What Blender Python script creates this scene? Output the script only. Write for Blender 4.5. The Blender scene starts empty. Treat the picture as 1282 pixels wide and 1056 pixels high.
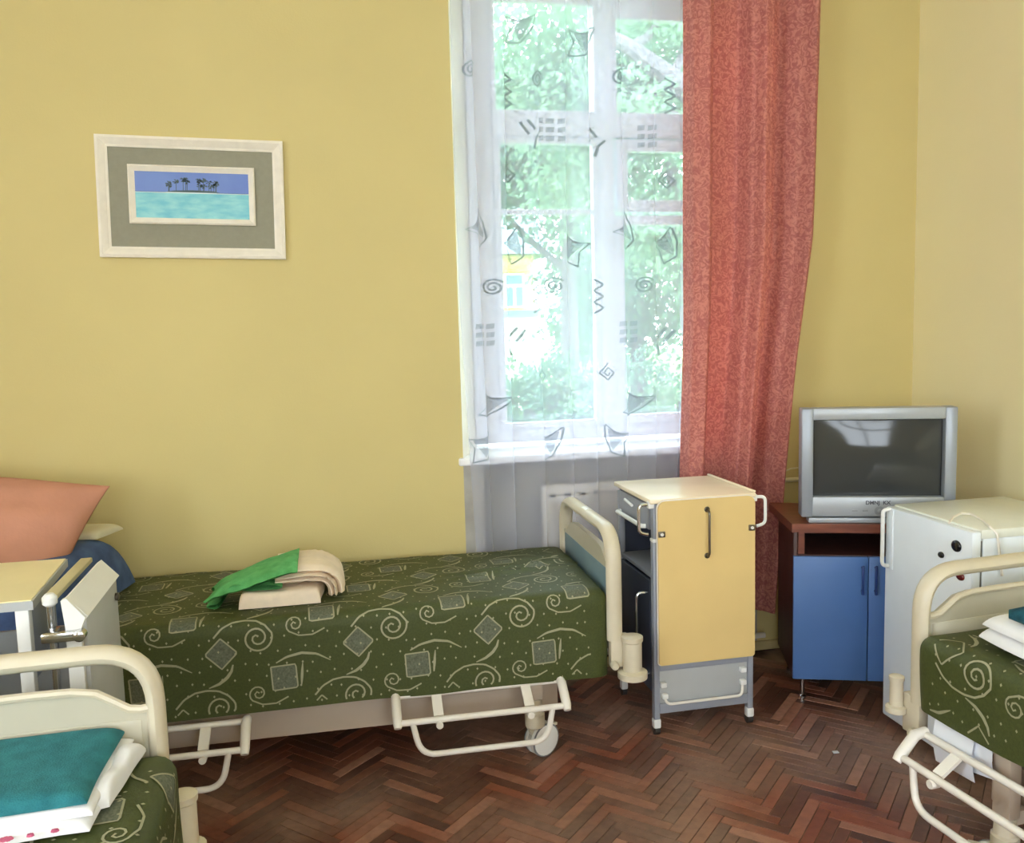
import bpy, bmesh, math, random
import numpy as np
from mathutils import Vector, Matrix
random.seed(7)
SC = bpy.context.scene
COL = SC.collection
PI = math.pi
# ------------------------------------------------------------------ camera
F, PITCH, YAW, ROLL, EYE = 1091.0, math.radians(5.966), math.radians(11.757), math.radians(-1.545), 1.55
def cam_axes():
    cp, sp, cy, sy, cr, sr = math.cos(PITCH), math.sin(PITCH), math.cos(YAW), math.sin(YAW), math.cos(ROLL), math.sin(ROLL)
    fwd = Vector((sy*cp, cy*cp, -sp)); rt = Vector((cy, -sy, 0)); up = rt.cross(fwd)
    return cr*rt + sr*up, -sr*rt + cr*up, fwd
RT, UP, FW = cam_axes()
CAMP = Vector((0, 0, EYE))
cd = bpy.data.cameras.new('camera'); cam = bpy.data.objects.new('camera', cd); COL.objects.link(cam)
cam.matrix_world = Matrix(((RT.x, UP.x, -FW.x, 0), (RT.y, UP.y, -FW.y, 0), (RT.z, UP.z, -FW.z, EYE), (0, 0, 0, 1)))
cd.sensor_fit = 'HORIZONTAL'; cd.sensor_width = 36; cd.lens = F/1282*36; cd.clip_start = 0.05; cd.clip_end = 300
SC.camera = cam
def ray(px, py): return FW + RT*((px-641)/F) - UP*((py-528)/F)
def onY(px, py, Y): d = ray(px, py); return CAMP + d*(Y/d.y)
def onX(px, py, X): d = ray(px, py); return CAMP + d*(X/d.x)
def onZ(px, py, Z): d = ray(px, py); return CAMP + d*((Z-EYE)/d.z)
def proj(p):
    q = Vector(p)-CAMP; z = q.dot(FW)
    return 641+F*q.dot(RT)/z, 528-F*q.dot(UP)/z, z
# ------------------------------------------------------------------ light
def lin(c):
    r = []
    for v in c[:3]:
        v = v/255.0
        r.append(v/12.92 if v <= 0.04045 else ((v+0.055)/1.055)**2.4)
    return (*r, 1.0)
w = bpy.data.worlds.new('overcast_sky'); SC.world = w; w.use_nodes = True
bg = w.node_tree.nodes['Background']; bg.inputs['Color'].default_value = (0.82, 0.91, 1.0, 1); bg.inputs['Strength'].default_value = 14.0
SC.view_settings.view_transform = 'Standard'; SC.view_settings.look = 'None'; SC.view_settings.gamma = 1.0
SC.view_settings.use_curve_mapping = False; SC.view_settings.exposure = -0.12
SC.cycles.max_bounces = 10; SC.cycles.transparent_max_bounces = 24; SC.cycles.diffuse_bounces = 6; SC.cycles.transmission_bounces = 8
SC.cycles.sample_clamp_indirect = 8.0
# room extents
WY, RX, LX, BY, CH = 3.715, 2.751, -3.1, -3.0, 3.35
OUT = 3.98     # plane of the window frames
def area(name, loc, rot, sx, sy, power, col=(1, 1, 1), portal=False):
    l = bpy.data.lights.new(name, 'AREA'); l.shape = 'RECTANGLE'; l.size = sx; l.size_y = sy; l.energy = power; l.color = col
    o = bpy.data.objects.new(name, l); COL.objects.link(o); o.location = loc; o.rotation_euler = rot
    if portal: l.cycles.is_portal = True
    return o
area('window_portal', (1.3, 4.25, 2.05), (-PI/2, 0, 0), 1.5, 2.3, 1, portal=True)
# area lights added as room fill, in unseen windows behind the camera and left
area('fill_light_back', (-1.3, BY-0.02, 1.95), (PI/2, 0, 0), 1.4, 1.9, 14, (0.96, 0.98, 1.0))
area('fill_light_back', (1.2, BY-0.02, 1.95), (PI/2, 0, 0), 1.4, 1.9, 14, (0.96, 0.98, 1.0))
area('fill_light_left', (LX-0.02, -0.3, 1.95), (0, -PI/2, 0), 1.9, 1.4, 78, (0.87, 0.94, 1.0))
# ------------------------------------------------------------------ mesh helpers
class MB:
    def __init__(s): s.v = []; s.f = []
    def add(s, vs, fs):
        o = len(s.v); s.v += [tuple(p) for p in vs]; s.f += [tuple(i+o for i in f) for f in fs]; return s
    def box(s, x0, x1, y0, y1, z0, z1, b=0.0):
        if b <= 0:
            return s.add([(x0,y0,z0),(x1,y0,z0),(x1,y1,z0),(x0,y1,z0),(x0,y0,z1),(x1,y0,z1),(x1,y1,z1),(x0,y1,z1)],
                  [(3,2,1,0),(4,5,6,7),(0,1,5,4),(1,2,6,5),(2,3,7,6),(3,0,4,7)])
        bm = bmesh.new(); bmesh.ops.create_cube(bm, size=1)
        for v in bm.verts: v.co = Vector(((x0+x1)/2+v.co.x*(x1-x0), (y0+y1)/2+v.co.y*(y1-y0), (z0+z1)/2+v.co.z*(z1-z0)))
        bmesh.ops.bevel(bm, geom=bm.edges[:], offset=b, segments=2, profile=0.5, affect='EDGES', clamp_overlap=True)
        bm.verts.index_update()
        s.add([v.co[:] for v in bm.verts], [[v.index for v in f.verts] for f in bm.faces]); bm.free(); return s
    def beam(s, a, b, wd, ht, up=(0,0,1)):      # square bar from a to b
        a = Vector(a); b = Vector(b); d = (b-a).normalized(); u = Vector(up)
        if abs(d.dot(u)) > 0.98: u = Vector((1,0,0))
        r = d.cross(u).normalized(); u = r.cross(d).normalized()
        q = [r*(i*wd/2)+u*(j*ht/2) for i, j in ((-1,-1),(1,-1),(1,1),(-1,1))]
        return s.add([a+k for k in q]+[b+k for k in q], [(0,1,2,3),(7,6,5,4),(1,0,4,5),(2,1,5,6),(3,2,6,7),(0,3,7,4)])
    def tube(s, path, r, n=10, closed=False):
        P = [Vector(p) for p in path]; m = len(P)
        R = r if isinstance(r, (list, tuple)) else [r]*m
        T = []
        for i in range(m):
            a = P[i-1] if (i > 0 or closed) else P[0]; b = P[(i+1) % m] if (i < m-1 or closed) else P[-1]
            T.append((b-a).normalized())
        u = Vector((0,0,1)) if abs(T[0].z) < 0.9 else Vector((1,0,0))
        u = (u-T[0]*u.dot(T[0])).normalized(); vs = []
        for i in range(m):
            u = (u-T[i]*u.dot(T[i])).normalized(); k = T[i].cross(u)
            vs += [P[i]+(u*math.cos(2*PI*j/n)+k*math.sin(2*PI*j/n))*R[i] for j in range(n)]
        fs = []
        for i in range(m if closed else m-1):
            a = i*n; b = ((i+1) % m)*n
            fs += [(a+j, a+(j+1) % n, b+(j+1) % n, b+j) for j in range(n)]
        if not closed: fs += [tuple(range(n))[::-1], tuple(range((m-1)*n, m*n))]
        return s.add(vs, fs)
    def lathe(s, prof, c, axis='z', n=20):
        vs = []
        for r, h in prof:
            for j in range(n):
                a = 2*PI*j/n; x, y = r*math.cos(a), r*math.sin(a)
                p = {'z': (x, y, h), 'x': (h, x, y), 'y': (y, h, x)}[axis]
                vs.append((c[0]+p[0], c[1]+p[1], c[2]+p[2]))
        m = len(prof); fs = []
        for i in range(m-1): fs += [(i*n+j, i*n+(j+1) % n, (i+1)*n+(j+1) % n, (i+1)*n+j) for j in range(n)]
        fs += [tuple(range(n))[::-1], tuple(range((m-1)*n, m*n))]
        return s.add(vs, fs)
    def prism(s, pts, ext):                     # planar polygon pushed along ext
        n = len(pts); e = Vector(ext); P = [Vector(p) for p in pts]
        return s.add(P+[p+e for p in P], [tuple(range(n))[::-1], tuple(range(n, 2*n))]+[(i, (i+1) % n, n+(i+1) % n, n+i) for i in range(n)])
    def grid(s, fn, nu, nv):
        vs = [fn(i/(nu-1), j/(nv-1)) for i in range(nu) for j in range(nv)]
        return s.add(vs, [(i*nv+j, (i+1)*nv+j, (i+1)*nv+j+1, i*nv+j+1) for i in range(nu-1) for j in range(nv-1)])
    def build(s, name, mat, parent=None, smooth=True, ang=38):
        me = bpy.data.meshes.new(name); me.from_pydata(s.v, [], s.f); me.update()
        bm = bmesh.new(); bm.from_mesh(me); bmesh.ops.recalc_face_normals(bm, faces=bm.faces); bm.to_mesh(me); bm.free()
        if smooth:
            me.polygons.foreach_set('use_smooth', [True]*len(me.polygons)); me.set_sharp_from_angle(angle=math.radians(ang))
        me.materials.append(mat)
        o = bpy.data.objects.new(name, me); COL.objects.link(o)
        if parent: o.parent = parent
        return o
def fillet(pts, r, n=6, closed=False):
    P = [Vector(p) for p in pts]; out = []; m = len(P)
    for i in range(m):
        if not closed and i in (0, m-1): out.append(P[i]); continue
        a, b, c = P[i-1], P[i], P[(i+1) % m]
        d1 = (a-b); d2 = (c-b); k = min(r, d1.length*0.49, d2.length*0.49)
        p, q = b+d1.normalized()*k, b+d2.normalized()*k
        for j in range(n+1):
            t = j/n; out.append(p*(1-t)**2+b*2*t*(1-t)+q*t*t)
    return out
def arc_poly(x0, x1, z0, z1, rr, n=5):          # rounded rectangle, rr = radii for (bl, br, tr, tl)
    out = []
    for (cx, cz, a0, r) in ((x0+rr[0], z0+rr[0], PI, rr[0]), (x1-rr[1], z0+rr[1], 1.5*PI, rr[1]), (x1-rr[2], z1-rr[2], 0, rr[2]), (x0+rr[3], z1-rr[3], PI/2, rr[3])):
        if r <= 0: out.append((cx, cz)); continue
        out += [(cx+r*math.cos(a0+PI/2*j/n), cz+r*math.sin(a0+PI/2*j/n)) for j in range(n+1)]
    return out
def tag(o, label=None, cat=None, group=None, kind=None):
    if label: o['label'] = label
    if cat: o['category'] = cat
    if group: o['group'] = group
    if kind: o['kind'] = kind
    return o
def thing(name, label, cat, loc=(0,0,0), rz=0.0, group=None):
    o = bpy.data.objects.new(name, None); COL.objects.link(o); o.empty_display_size = 0.1
    o.location = loc; o.rotation_euler = (0, 0, rz)
    return tag(o, label, cat, group)
def wob(seed, n=6, f0=3.0, f1=14.0):            # smooth pseudo-random field of two variables
    rg = random.Random(seed); K = []
    for _ in range(n):
        f = rg.uniform(f0, f1); a = rg.uniform(0, 2*PI); K.append((f*math.cos(a), f*math.sin(a), rg.uniform(0, 6.28), (f0/f)**0.8))
    nrm = sum(k[3] for k in K)
    return lambda x, y: sum(k[3]*math.sin(k[0]*x+k[1]*y+k[2]) for k in K)/nrm
# ------------------------------------------------------------------ materials
MATS = {}
def new_mat(name):
    m = bpy.data.materials.new(name); m.use_nodes = True; nt = m.node_tree
    return m, nt, nt.nodes['Principled BSDF'], nt.nodes['Material Output']
def nd(nt, t, **kw):
    n = nt.nodes.new(t)
    for k, v in kw.items(): setattr(n, k, v)
    return n
def pmat(name, col, rough=0.5, metal=0.0, var=0.06, vscale=8.0, bump=0.0, bscale=60.0, spec=0.5, col2=None, coat=0.0, detail=3.0, stretch=None):
    m, nt, p, out = new_mat(name)
    p.inputs['Roughness'].default_value = rough; p.inputs['Metallic'].default_value = metal
    p.inputs['Specular IOR Level'].default_value = spec; p.inputs['Coat Weight'].default_value = coat
    tc = nd(nt, 'ShaderNodeTexCoord'); src = tc.outputs['Object']
    if stretch:
        mp = nd(nt, 'ShaderNodeMapping'); mp.inputs['Scale'].default_value = stretch; nt.links.new(src, mp.inputs['Vector']); src = mp.outputs['Vector']
    a = lin(col); b = lin(col2) if col2 else tuple(c*(1-var*2.2) for c in a[:3])+(1,)
    n = nd(nt, 'ShaderNodeTexNoise'); n.inputs['Scale'].default_value = vscale; n.inputs['Detail'].default_value = detail
    nt.links.new(src, n.inputs['Vector'])
    r = nd(nt, 'ShaderNodeValToRGB'); r.color_ramp.elements[0].position = 0.32; r.color_ramp.elements[1].position = 0.68
    r.color_ramp.elements[0].color = b; r.color_ramp.elements[1].color = a
    nt.links.new(n.outputs['Fac'], r.inputs['Fac']); nt.links.new(r.outputs['Color'], p.inputs['Base Color'])
    if bump:
        n2 = nd(nt, 'ShaderNodeTexNoise'); n2.inputs['Scale'].default_value = bscale; n2.inputs['Detail'].default_value = 4
        nt.links.new(src, n2.inputs['Vector'])
        bp = nd(nt, 'ShaderNodeBump'); bp.inputs['Strength'].default_value = bump; bp.inputs['Distance'].default_value = 0.004
        nt.links.new(n2.outputs['Fac'], bp.inputs['Height']); nt.links.new(bp.outputs['Normal'], p.inputs['Normal'])
    MATS[name] = m
    return m
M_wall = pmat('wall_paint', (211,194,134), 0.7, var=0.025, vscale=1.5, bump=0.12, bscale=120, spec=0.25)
M_wall2 = pmat('wall_paint_lit', (240,228,180), 0.6, var=0.02, vscale=1.5, bump=0.12, bscale=120, spec=0.3)  # same wall paint, colour lightened so the right wall reads as lit
M_ceil = pmat('ceiling_paint', (238,236,228), 0.8, var=0.02)
M_reveal = pmat('reveal_plaster', (240,234,214), 0.65, var=0.05, vscale=5, bump=0.2, bscale=40)
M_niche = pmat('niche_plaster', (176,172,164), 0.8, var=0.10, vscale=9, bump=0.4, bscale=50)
M_white = pmat('white_gloss_paint', (238,238,240), 0.4, var=0.02)
M_frame = pmat('frame_paint', (225,226,236), 0.4, var=0.03)
M_base = pmat('baseboard_paint', (196,178,128), 0.6, var=0.1)
M_rad = pmat('radiator_enamel', (222,216,206), 0.4, var=0.03)
M_cream = pmat('cream_enamel', (212,202,178), 0.35, var=0.03, vscale=12)
M_creamw = pmat('white_enamel_tube', (236,230,220), 0.35, var=0.03)
M_boardc = pmat('bed_board_cream', (194,188,168), 0.4, var=0.02)
M_boardblue = pmat('bed_board_blue', (116,142,152), 0.45, var=0.05, vscale=6)
M_beam = pmat('bed_beam_beige', (190,174,156), 0.45, var=0.03)
M_dark = pmat('dark_steel', (52,48,46), 0.5, var=0.1)
M_rubber = pmat('grey_rubber', (120,122,126), 0.6, var=0.05)
M_mattress = pmat('mattress_ticking', (178,174,182), 0.8, var=0.06, vscale=20, bump=0.2)
M_green = pmat('bedspread_green', (72,80,38), 0.55, var=0.10, vscale=140, bump=0.35, bscale=420, spec=0.35, stretch=(1,1,1))
M_pat = pmat('bedspread_motif', (160,158,128), 0.7, var=0.05, vscale=120)
M_patf = pmat('bedspread_motif_fill', (108,112,94), 0.75, col2=(80,86,66), vscale=160)
M_chrome = pmat('chrome', (205,205,205), 0.18, 1.0, var=0.03)
M_dchrome = pmat('tarnished_chrome', (120,112,100), 0.3, 1.0, var=0.1)
M_grey = pmat('grey_steel_paint', (150,154,164), 0.4, var=0.04)
M_dgrey = pmat('dark_locker_paint', (62,66,80), 0.45, var=0.05)
M_lgrey = pmat('light_locker_paint', (178,180,180), 0.45, var=0.03)
M_leaf = pmat('leaf_laminate', (228,198,134), 0.4, var=0.03, vscale=4)
M_top = pmat('locker_top_laminate', (245,230,202), 0.24, var=0.05, vscale=3)
M_leafpale = pmat('tray_laminate', (242,228,178), 0.35, var=0.02)
M_bar = pmat('bar_olive', (206,194,150), 0.5, var=0.04)
M_plast = pmat('white_plastic', (232,232,228), 0.4, var=0.03)
M_fridge = pmat('fridge_enamel', (236,244,252), 0.32, var=0.015)
M_fridgetop = pmat('fridge_top', (232,234,222), 0.4, var=0.03)
M_silver = pmat('tv_silver', (152,158,166), 0.35, 0.25, var=0.02)
M_silver2 = pmat('tv_silver_bright', (170,175,180), 0.35, 0.2, var=0.02)
M_black = pmat('black_plastic', (22,22,24), 0.4, var=0.1)
M_screen = pmat('tv_glass', (62,64,64), 0.08, var=0.02, spec=0.35)
M_redwood = pmat('red_brown_laminate', (140,82,62), 0.35, col2=(112,62,48), vscale=6, stretch=(1,8,8))
M_dwood = pmat('dark_brown_laminate', (84,46,38), 0.45, col2=(62,34,28), vscale=6, stretch=(8,8,1))
M_blue = pmat('blue_laminate', (84,122,182), 0.4, var=0.03, vscale=5)
M_dblue = pmat('blue_handle', (40,62,122), 0.35, var=0.04)
M_orange = pmat('pillow_orange', (196,138,112), 0.85, var=0.05, vscale=9, bump=0.25, bscale=70)
M_bluecl = pmat('blanket_blue', (78,104,150), 0.85, col2=(54,76,120), vscale=14, bump=0.3)
M_creamcl = pmat('sheet_pale', (214,208,176), 0.85, var=0.06, bump=0.2)
M_towelg = pmat('towel_green', (104,186,112), 0.95, col2=(84,164,94), vscale=30, bump=0.7, bscale=260)
M_sheet = pmat('sheet_cream', (238,220,196), 0.9, var=0.05, vscale=18, bump=0.25)
M_teal = pmat('towel_teal', (48,130,138), 0.95, col2=(34,108,118), vscale=26, bump=0.7, bscale=260)
M_tealdk = pmat('towel_teal_dark', (26,88,100), 0.95, col2=(14,60,72), vscale=26, bump=0.6, bscale=260)
M_whitecl = pmat('cloth_white', (240,240,242), 0.9, var=0.03, vscale=14, bump=0.2)
M_paper = pmat('paper_white', (228,232,240), 0.8, var=0.02)
M_picw = pmat('picture_frame_white', (238,230,214), 0.5, var=0.03, vscale=30, bump=0.15)
M_mat = pmat('picture_mat_grey', (146,143,124), 0.85, var=0.03, vscale=60)
M_island = pmat('print_island', (70,92,92), 0.5, var=0.1)
M_sand = pmat('print_sand', (214,230,226), 0.5, var=0.02)
M_sky = pmat('print_sky', (84,110,186), 0.35, col2=(104,132,196), vscale=5)
M_sea = pmat('print_sea', (96,178,194), 0.35, col2=(140,206,206), vscale=16, stretch=(1,1,3))
M_magb = pmat('magnet_black', (26,28,32), 0.2, var=0.05)
M_magr = pmat('magnet_red', (96,26,30), 0.25, var=0.05)
M_ink = pmat('grey_ink', (74,74,84), 0.5, var=0.02)
M_inkl = pmat('pale_ink', (150,154,158), 0.5, var=0.02)
M_pipe = pmat('pipe_paint', (222,212,176), 0.45, var=0.04)
M_grass = pmat('lawn', (108,150,74), 0.9, col2=(80,124,58), vscale=3)
M_bark = pmat('bark', (112,108,112), 0.9, col2=(84,80,84), vscale=20)
M_house = pmat('house_render', (244,226,150), 0.9, var=0.03)
M_housew = pmat('house_white', (244,244,240), 0.8, var=0.02)
M_housec = pmat('house_cornice', (236,196,96), 0.9, var=0.03)
M_houseg = pmat('house_glass', (110,140,150), 0.15, var=0.1)
M_roof = pmat('house_roof', (110,130,134), 0.7, var=0.08)
def cloth_mix(name, col, transl, transp=0.0, col2=None, nscale=30.0, rough=0.6, bump=0.0, tcol=None, sheen=0.0, ramp=(0.42, 0.6)):
    m, nt, p, out = new_mat(name); nt.nodes.remove(p)
    tc = nd(nt, 'ShaderNodeTexCoord')
    n = nd(nt, 'ShaderNodeTexNoise'); n.inputs['Scale'].default_value = nscale; n.inputs['Detail'].default_value = 3; n.inputs['Distortion'].default_value = 2.5
    nt.links.new(tc.outputs['Object'], n.inputs['Vector'])
    r = nd(nt, 'ShaderNodeValToRGB'); r.color_ramp.elements[0].position = ramp[0]; r.color_ramp.elements[1].position = ramp[1]
    r.color_ramp.elements[0].color = lin(col2 or col); r.color_ramp.elements[1].color = lin(col)
    nt.links.new(n.outputs['Fac'], r.inputs['Fac'])
    d = nd(nt, 'ShaderNodeBsdfPrincipled'); d.inputs['Roughness'].default_value = rough; d.inputs['Specular IOR Level'].default_value = 0.25
    t = nd(nt, 'ShaderNodeBsdfTranslucent')
    nt.links.new(r.outputs['Color'], d.inputs['Base Color'])
    if tcol: t.inputs['Color'].default_value = lin(tcol)
    else: nt.links.new(r.outputs['Color'], t.inputs['Color'])
    if bump:
        bp = nd(nt, 'ShaderNodeBump'); bp.inputs['Strength'].default_value = bump; bp.inputs['Distance'].default_value = 0.003
        nt.links.new(n.outputs['Fac'], bp.inputs['Height']); nt.links.new(bp.outputs['Normal'], d.inputs['Normal'])
    mx = nd(nt, 'ShaderNodeMixShader'); mx.inputs[0].default_value = transl
    nt.links.new(d.outputs[0], mx.inputs[1]); nt.links.new(t.outputs[0], mx.inputs[2]); res = mx.outputs[0]
    if transp:
        tr = nd(nt, 'ShaderNodeBsdfTransparent'); m2 = nd(nt, 'ShaderNodeMixShader'); m2.inputs[0].default_value = transp
        nt.links.new(res, m2.inputs[1]); nt.links.new(tr.outputs[0], m2.inputs[2]); res = m2.outputs[0]
    nt.links.new(res, out.inputs['Surface']); return m
M_curtain = cloth_mix('curtain_salmon', (200,134,120), 0.12, col2=(164,100,94), nscale=34, bump=0.6, tcol=(230,84,78))
M_tulle = cloth_mix('tulle_white', (228,233,255), 0.55, transp=0.665)
M_tprint = cloth_mix('tulle_print', (132,142,152), 0.35, transp=0.12)
M_tpale = cloth_mix('tulle_print_pale', (152,160,172), 0.4, transp=0.35)
M_leaves = cloth_mix('tree_leaves', (128,158,132), 0.5, col2=(74,106,86), nscale=1.2, tcol=(150,184,150))
M_leaves2 = cloth_mix('tree_leaves_dark', (110,142,124), 0.5, col2=(62,94,80), nscale=1.0, tcol=(132,168,146))
def glass_mat():
    m, nt, p, out = new_mat('window_glass'); nt.nodes.remove(p)
    t = nd(nt, 'ShaderNodeBsdfTransparent'); t.inputs['Color'].default_value = (0.96, 0.985, 0.97, 1)
    g = nd(nt, 'ShaderNodeBsdfGlossy'); g.inputs['Roughness'].default_value = 0.02
    mx = nd(nt, 'ShaderNodeMixShader'); mx.inputs[0].default_value = 0.06
    nt.links.new(t.outputs[0], mx.inputs[1]); nt.links.new(g.outputs[0], mx.inputs[2]); nt.links.new(mx.outputs[0], out.inputs['Surface']); return m
M_glass = glass_mat()
def plank_mat(name, island):
    m, nt, p, out = new_mat(name)
    tc = nd(nt, 'ShaderNodeTexCoord'); ge = nd(nt, 'ShaderNodeNewGeometry')
    if island: rnd = ge.outputs['Random Per Island']
    else: rnd = nd(nt, 'ShaderNodeObjectInfo').outputs['Random']
    r = nd(nt, 'ShaderNodeValToRGB'); cr = r.color_ramp
    cr.elements[0].color = lin((84,53,42)); cr.elements[1].color = lin((172,124,102))
    e = cr.elements.new(0.45); e.color = lin((112,70,53)); e = cr.elements.new(0.75); e.color = lin((142,80,57))
    nt.links.new(rnd, r.inputs['Fac'])
    # worn, dull patches over the whole floor
    n = nd(nt, 'ShaderNodeTexNoise'); n.inputs['Scale'].default_value = 1.7; n.inputs['Detail'].default_value = 5
    nt.links.new(ge.outputs['Position'], n.inputs['Vector'])
    rr = nd(nt, 'ShaderNodeValToRGB'); rr.color_ramp.elements[0].position = 0.42; rr.color_ramp.elements[1].position = 0.66
    rr.color_ramp.elements[0].color = (0,0,0,1); rr.color_ramp.elements[1].color = (0.7,0.7,0.7,1)
    nt.links.new(n.outputs['Fac'], rr.inputs['Fac'])
    mx = nd(nt, 'ShaderNodeMix', data_type='RGBA'); mx.inputs[7].default_value = lin((164,134,114))
    nt.links.new(rr.outputs['Color'], mx.inputs[0]); nt.links.new(r.outputs['Color'], mx.inputs[6])
    g = nd(nt, 'ShaderNodeTexNoise'); g.inputs['Scale'].default_value = 30; g.inputs['Detail'].default_value = 4
    nt.links.new(ge.outputs['Position'], g.inputs['Vector'])
    m2 = nd(nt, 'ShaderNodeMix', data_type='RGBA'); m2.blend_type = 'MULTIPLY'; m2.inputs[0].default_value = 0.5
    nt.links.new(mx.outputs[2], m2.inputs[6]); nt.links.new(g.outputs['Color'], m2.inputs[7])
    gr = nd(nt, 'ShaderNodeValToRGB'); gr.color_ramp.elements[0].position = 0.25; gr.color_ramp.elements[0].color = (0.45,0.45,0.45,1); gr.color_ramp.elements[1].position = 0.6
    nt.links.new(g.outputs['Fac'], gr.inputs['Fac']); nt.links.new(gr.outputs['Color'], m2.inputs[7])
    nt.links.new(m2.outputs[2], p.inputs['Base Color'])
    p.inputs['Roughness'].default_value = 0.42; p.inputs['Specular IOR Level'].default_value = 0.45
    bp = nd(nt, 'ShaderNodeBump'); bp.inputs['Strength'].default_value = 0.35; bp.inputs['Distance'].default_value = 0.003
    nt.links.new(g.outputs['Fac'], bp.inputs['Height']); nt.links.new(bp.outputs['Normal'], p.inputs['Normal'])
    return m
M_plank = plank_mat('parquet_block', False); M_plank2 = plank_mat('parquet_block_far', True)
M_sub = pmat('subfloor_dark', (46,28,22), 0.8)
M_joint = pmat('joint_filler', (176,150,128), 0.8, col2=(58,38,30), vscale=5)
# ------------------------------------------------------------------ the room
OX0, OX1, OZ0, OZ1 = 0.552, 1.94, 1.0, 3.15      # window opening in the wall face
IX0, IX1 = 0.66, 1.88                            # at the frame, the reveal is splayed
NX0, NX1, NY = 0.64, 1.80, 3.84                  # radiator niche below the sill
def struct(name, mb, m, smooth=False):
    return tag(mb.build(name, m, None, smooth), kind='structure')
m = MB()
m.box(LX, OX0, WY, WY+0.55, 0, CH).box(OX1, RX+0.3, WY, WY+0.55, 0, CH).box(OX0, OX1, WY, WY+0.55, OZ1, CH)
wall_w = struct('wall_window', m, M_wall)
m = MB()   # below the sill: recessed back of the niche and its cheeks
m.box(OX0, OX1, NY, WY+0.55, 0, OZ0-0.03).box(OX0, NX0, WY, NY, 0, OZ0-0.03).box(NX1, OX1, WY, NY, 0, OZ0-0.03)
o = m.build('niche', M_niche, wall_w, False)
m = MB()   # splayed reveals and head
for a, b in ((OX0, IX0), (OX1, IX1)):
    m.prism([(a, WY-0.001, OZ0), (b, OUT, OZ0), (b, WY+0.55, OZ0), (a, WY+0.55, OZ0)], (0, 0, OZ1-OZ0))
m.box(OX0, OX1, WY+0.002, WY+0.55, OZ1-0.04, OZ1+0.001)
m.build('reveal', M_reveal, wall_w, False)
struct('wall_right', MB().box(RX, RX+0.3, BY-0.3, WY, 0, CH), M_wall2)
def holed_wall(name, axis, holes, lo, hi, p0, p1, mt):
    m = MB(); xs = sorted([lo, hi]+[h for a in holes for h in a])
    for i in range(len(xs)-1):
        solid = not any(abs(xs[i]-a[0]) < 1e-6 for a in holes)
        for z0, z1 in ([(0, CH)] if solid else [(0, 1.0), (2.9, CH)]):
            if axis == 'x': m.box(xs[i], xs[i+1], p0, p1, z0, z1)
            else: m.box(p0, p1, xs[i], xs[i+1], z0, z1)
    return struct(name, m, mt)
holed_wall('wall_back', 'x', [(-2.0, -0.6), (0.5, 1.9)], LX-0.3, RX+0.3, BY-0.3, BY, M_wall)
holed_wall('wall_left', 'y', [(-1.0, 0.4)], BY, WY+0.55, LX-0.3, LX, M_wall)
struct('ceiling', MB().box(LX-0.3, RX+0.3, BY-0.3, WY+0.55, CH, CH+0.2), M_ceil)
floor = struct('floor', MB().box(LX-0.3, RX+0.3, BY-0.3, WY+0.55, -0.12, -0.005), M_joint)
def base(name, x0, x1, y0, y1): struct(name, MB().box(x0, x1, y0, y1, 0.0, 0.045, 0.006), M_base)
base('baseboard_window', LX, RX, WY-0.02, WY); base('baseboard_right', RX-0.02, RX, BY, WY-0.02)
# herringbone parquet
PL, PW, N5 = 0.24, 0.04, 6
def plank_mesh(vert):
    g = 0.0013; m = MB()
    if vert: m.box(g, PW-g, g, PL-g, -0.0048, 0.0, 0.0012)
    else: m.box(g, PL-g, g, PW-g, -0.0048, 0.0, 0.0012)
    return m
c45 = math.sqrt(0.5)
spots = []
for i in range(-90, 150):
    for j in range(-90, 150):
        k = (i-j) % (2*N5)
        for vert, ok in ((0, k == 0), (1, (j-i) % (2*N5) == 1)):
            if not ok: continue
            a, b = i*PW, j*PW
            ca, cb = (a+PW/2, b+PL/2) if vert else (a+PL/2, b+PW/2)
            cx, cy = (ca-cb)*c45+0.31, (ca+cb)*c45
            if not (LX < cx < RX-0.1 and -1.0 < cy < WY-0.1): continue
            spots.append((vert, (a-b)*c45+0.31, (a+b)*c45, cx, cy))
def plank_seen(s):
    x, y, z = proj((s[3], s[4], 0))
    if z < 0.3 or not (180 < x < 1300 and 825 < y < 1075): return False
    if x < 690 and y < 935-(x-300)*0.03: return False
    if x > 1100 and y < 905+(x-1105)*0.8: return False
    return not (x < 268 or x > 1100 and y < 925)
vis = sorted([s for s in spots if plank_seen(s)], key=lambda s: s[3]**2+s[4]**2)[:300]
vset = set(id(s) for s in vis)
pm = []
for v in (0, 1):
    o = plank_mesh(v).build('plank', M_plank, None, False); pm.append(o.data); bpy.data.objects.remove(o)
rg = random.Random(3)
for s in vis:
    o = bpy.data.objects.new('plank', pm[s[0]]); COL.objects.link(o); o.parent = floor
    o.location = (s[1], s[2], rg.uniform(-0.0012, 0.0)); o.rotation_euler = (rg.uniform(-.002, .002), rg.uniform(-.002, .002), PI/4)
m = MB()
for s in spots:
    if id(s) in vset: continue
    g = 0.001; dx, dy = (PW, PL) if s[0] else (PL, PW); dz = rg.uniform(-0.0012, 0)
    q = [(g, g), (dx-g, g), (dx-g, dy-g), (g, dy-g)]
    P = [(s[1]+(a-b)*c45, s[2]+(a+b)*c45) for a, b in q]
    m.add([(x, y, dz) for x, y in P]+[(x, y, -0.0048) for x, y in P], [(0,1,2,3),(0,1,5,4),(1,2,6,5),(2,3,7,6),(3,0,4,7)])
tag(m.build('planks_far', M_plank2, floor, False), kind='stuff')
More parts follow.
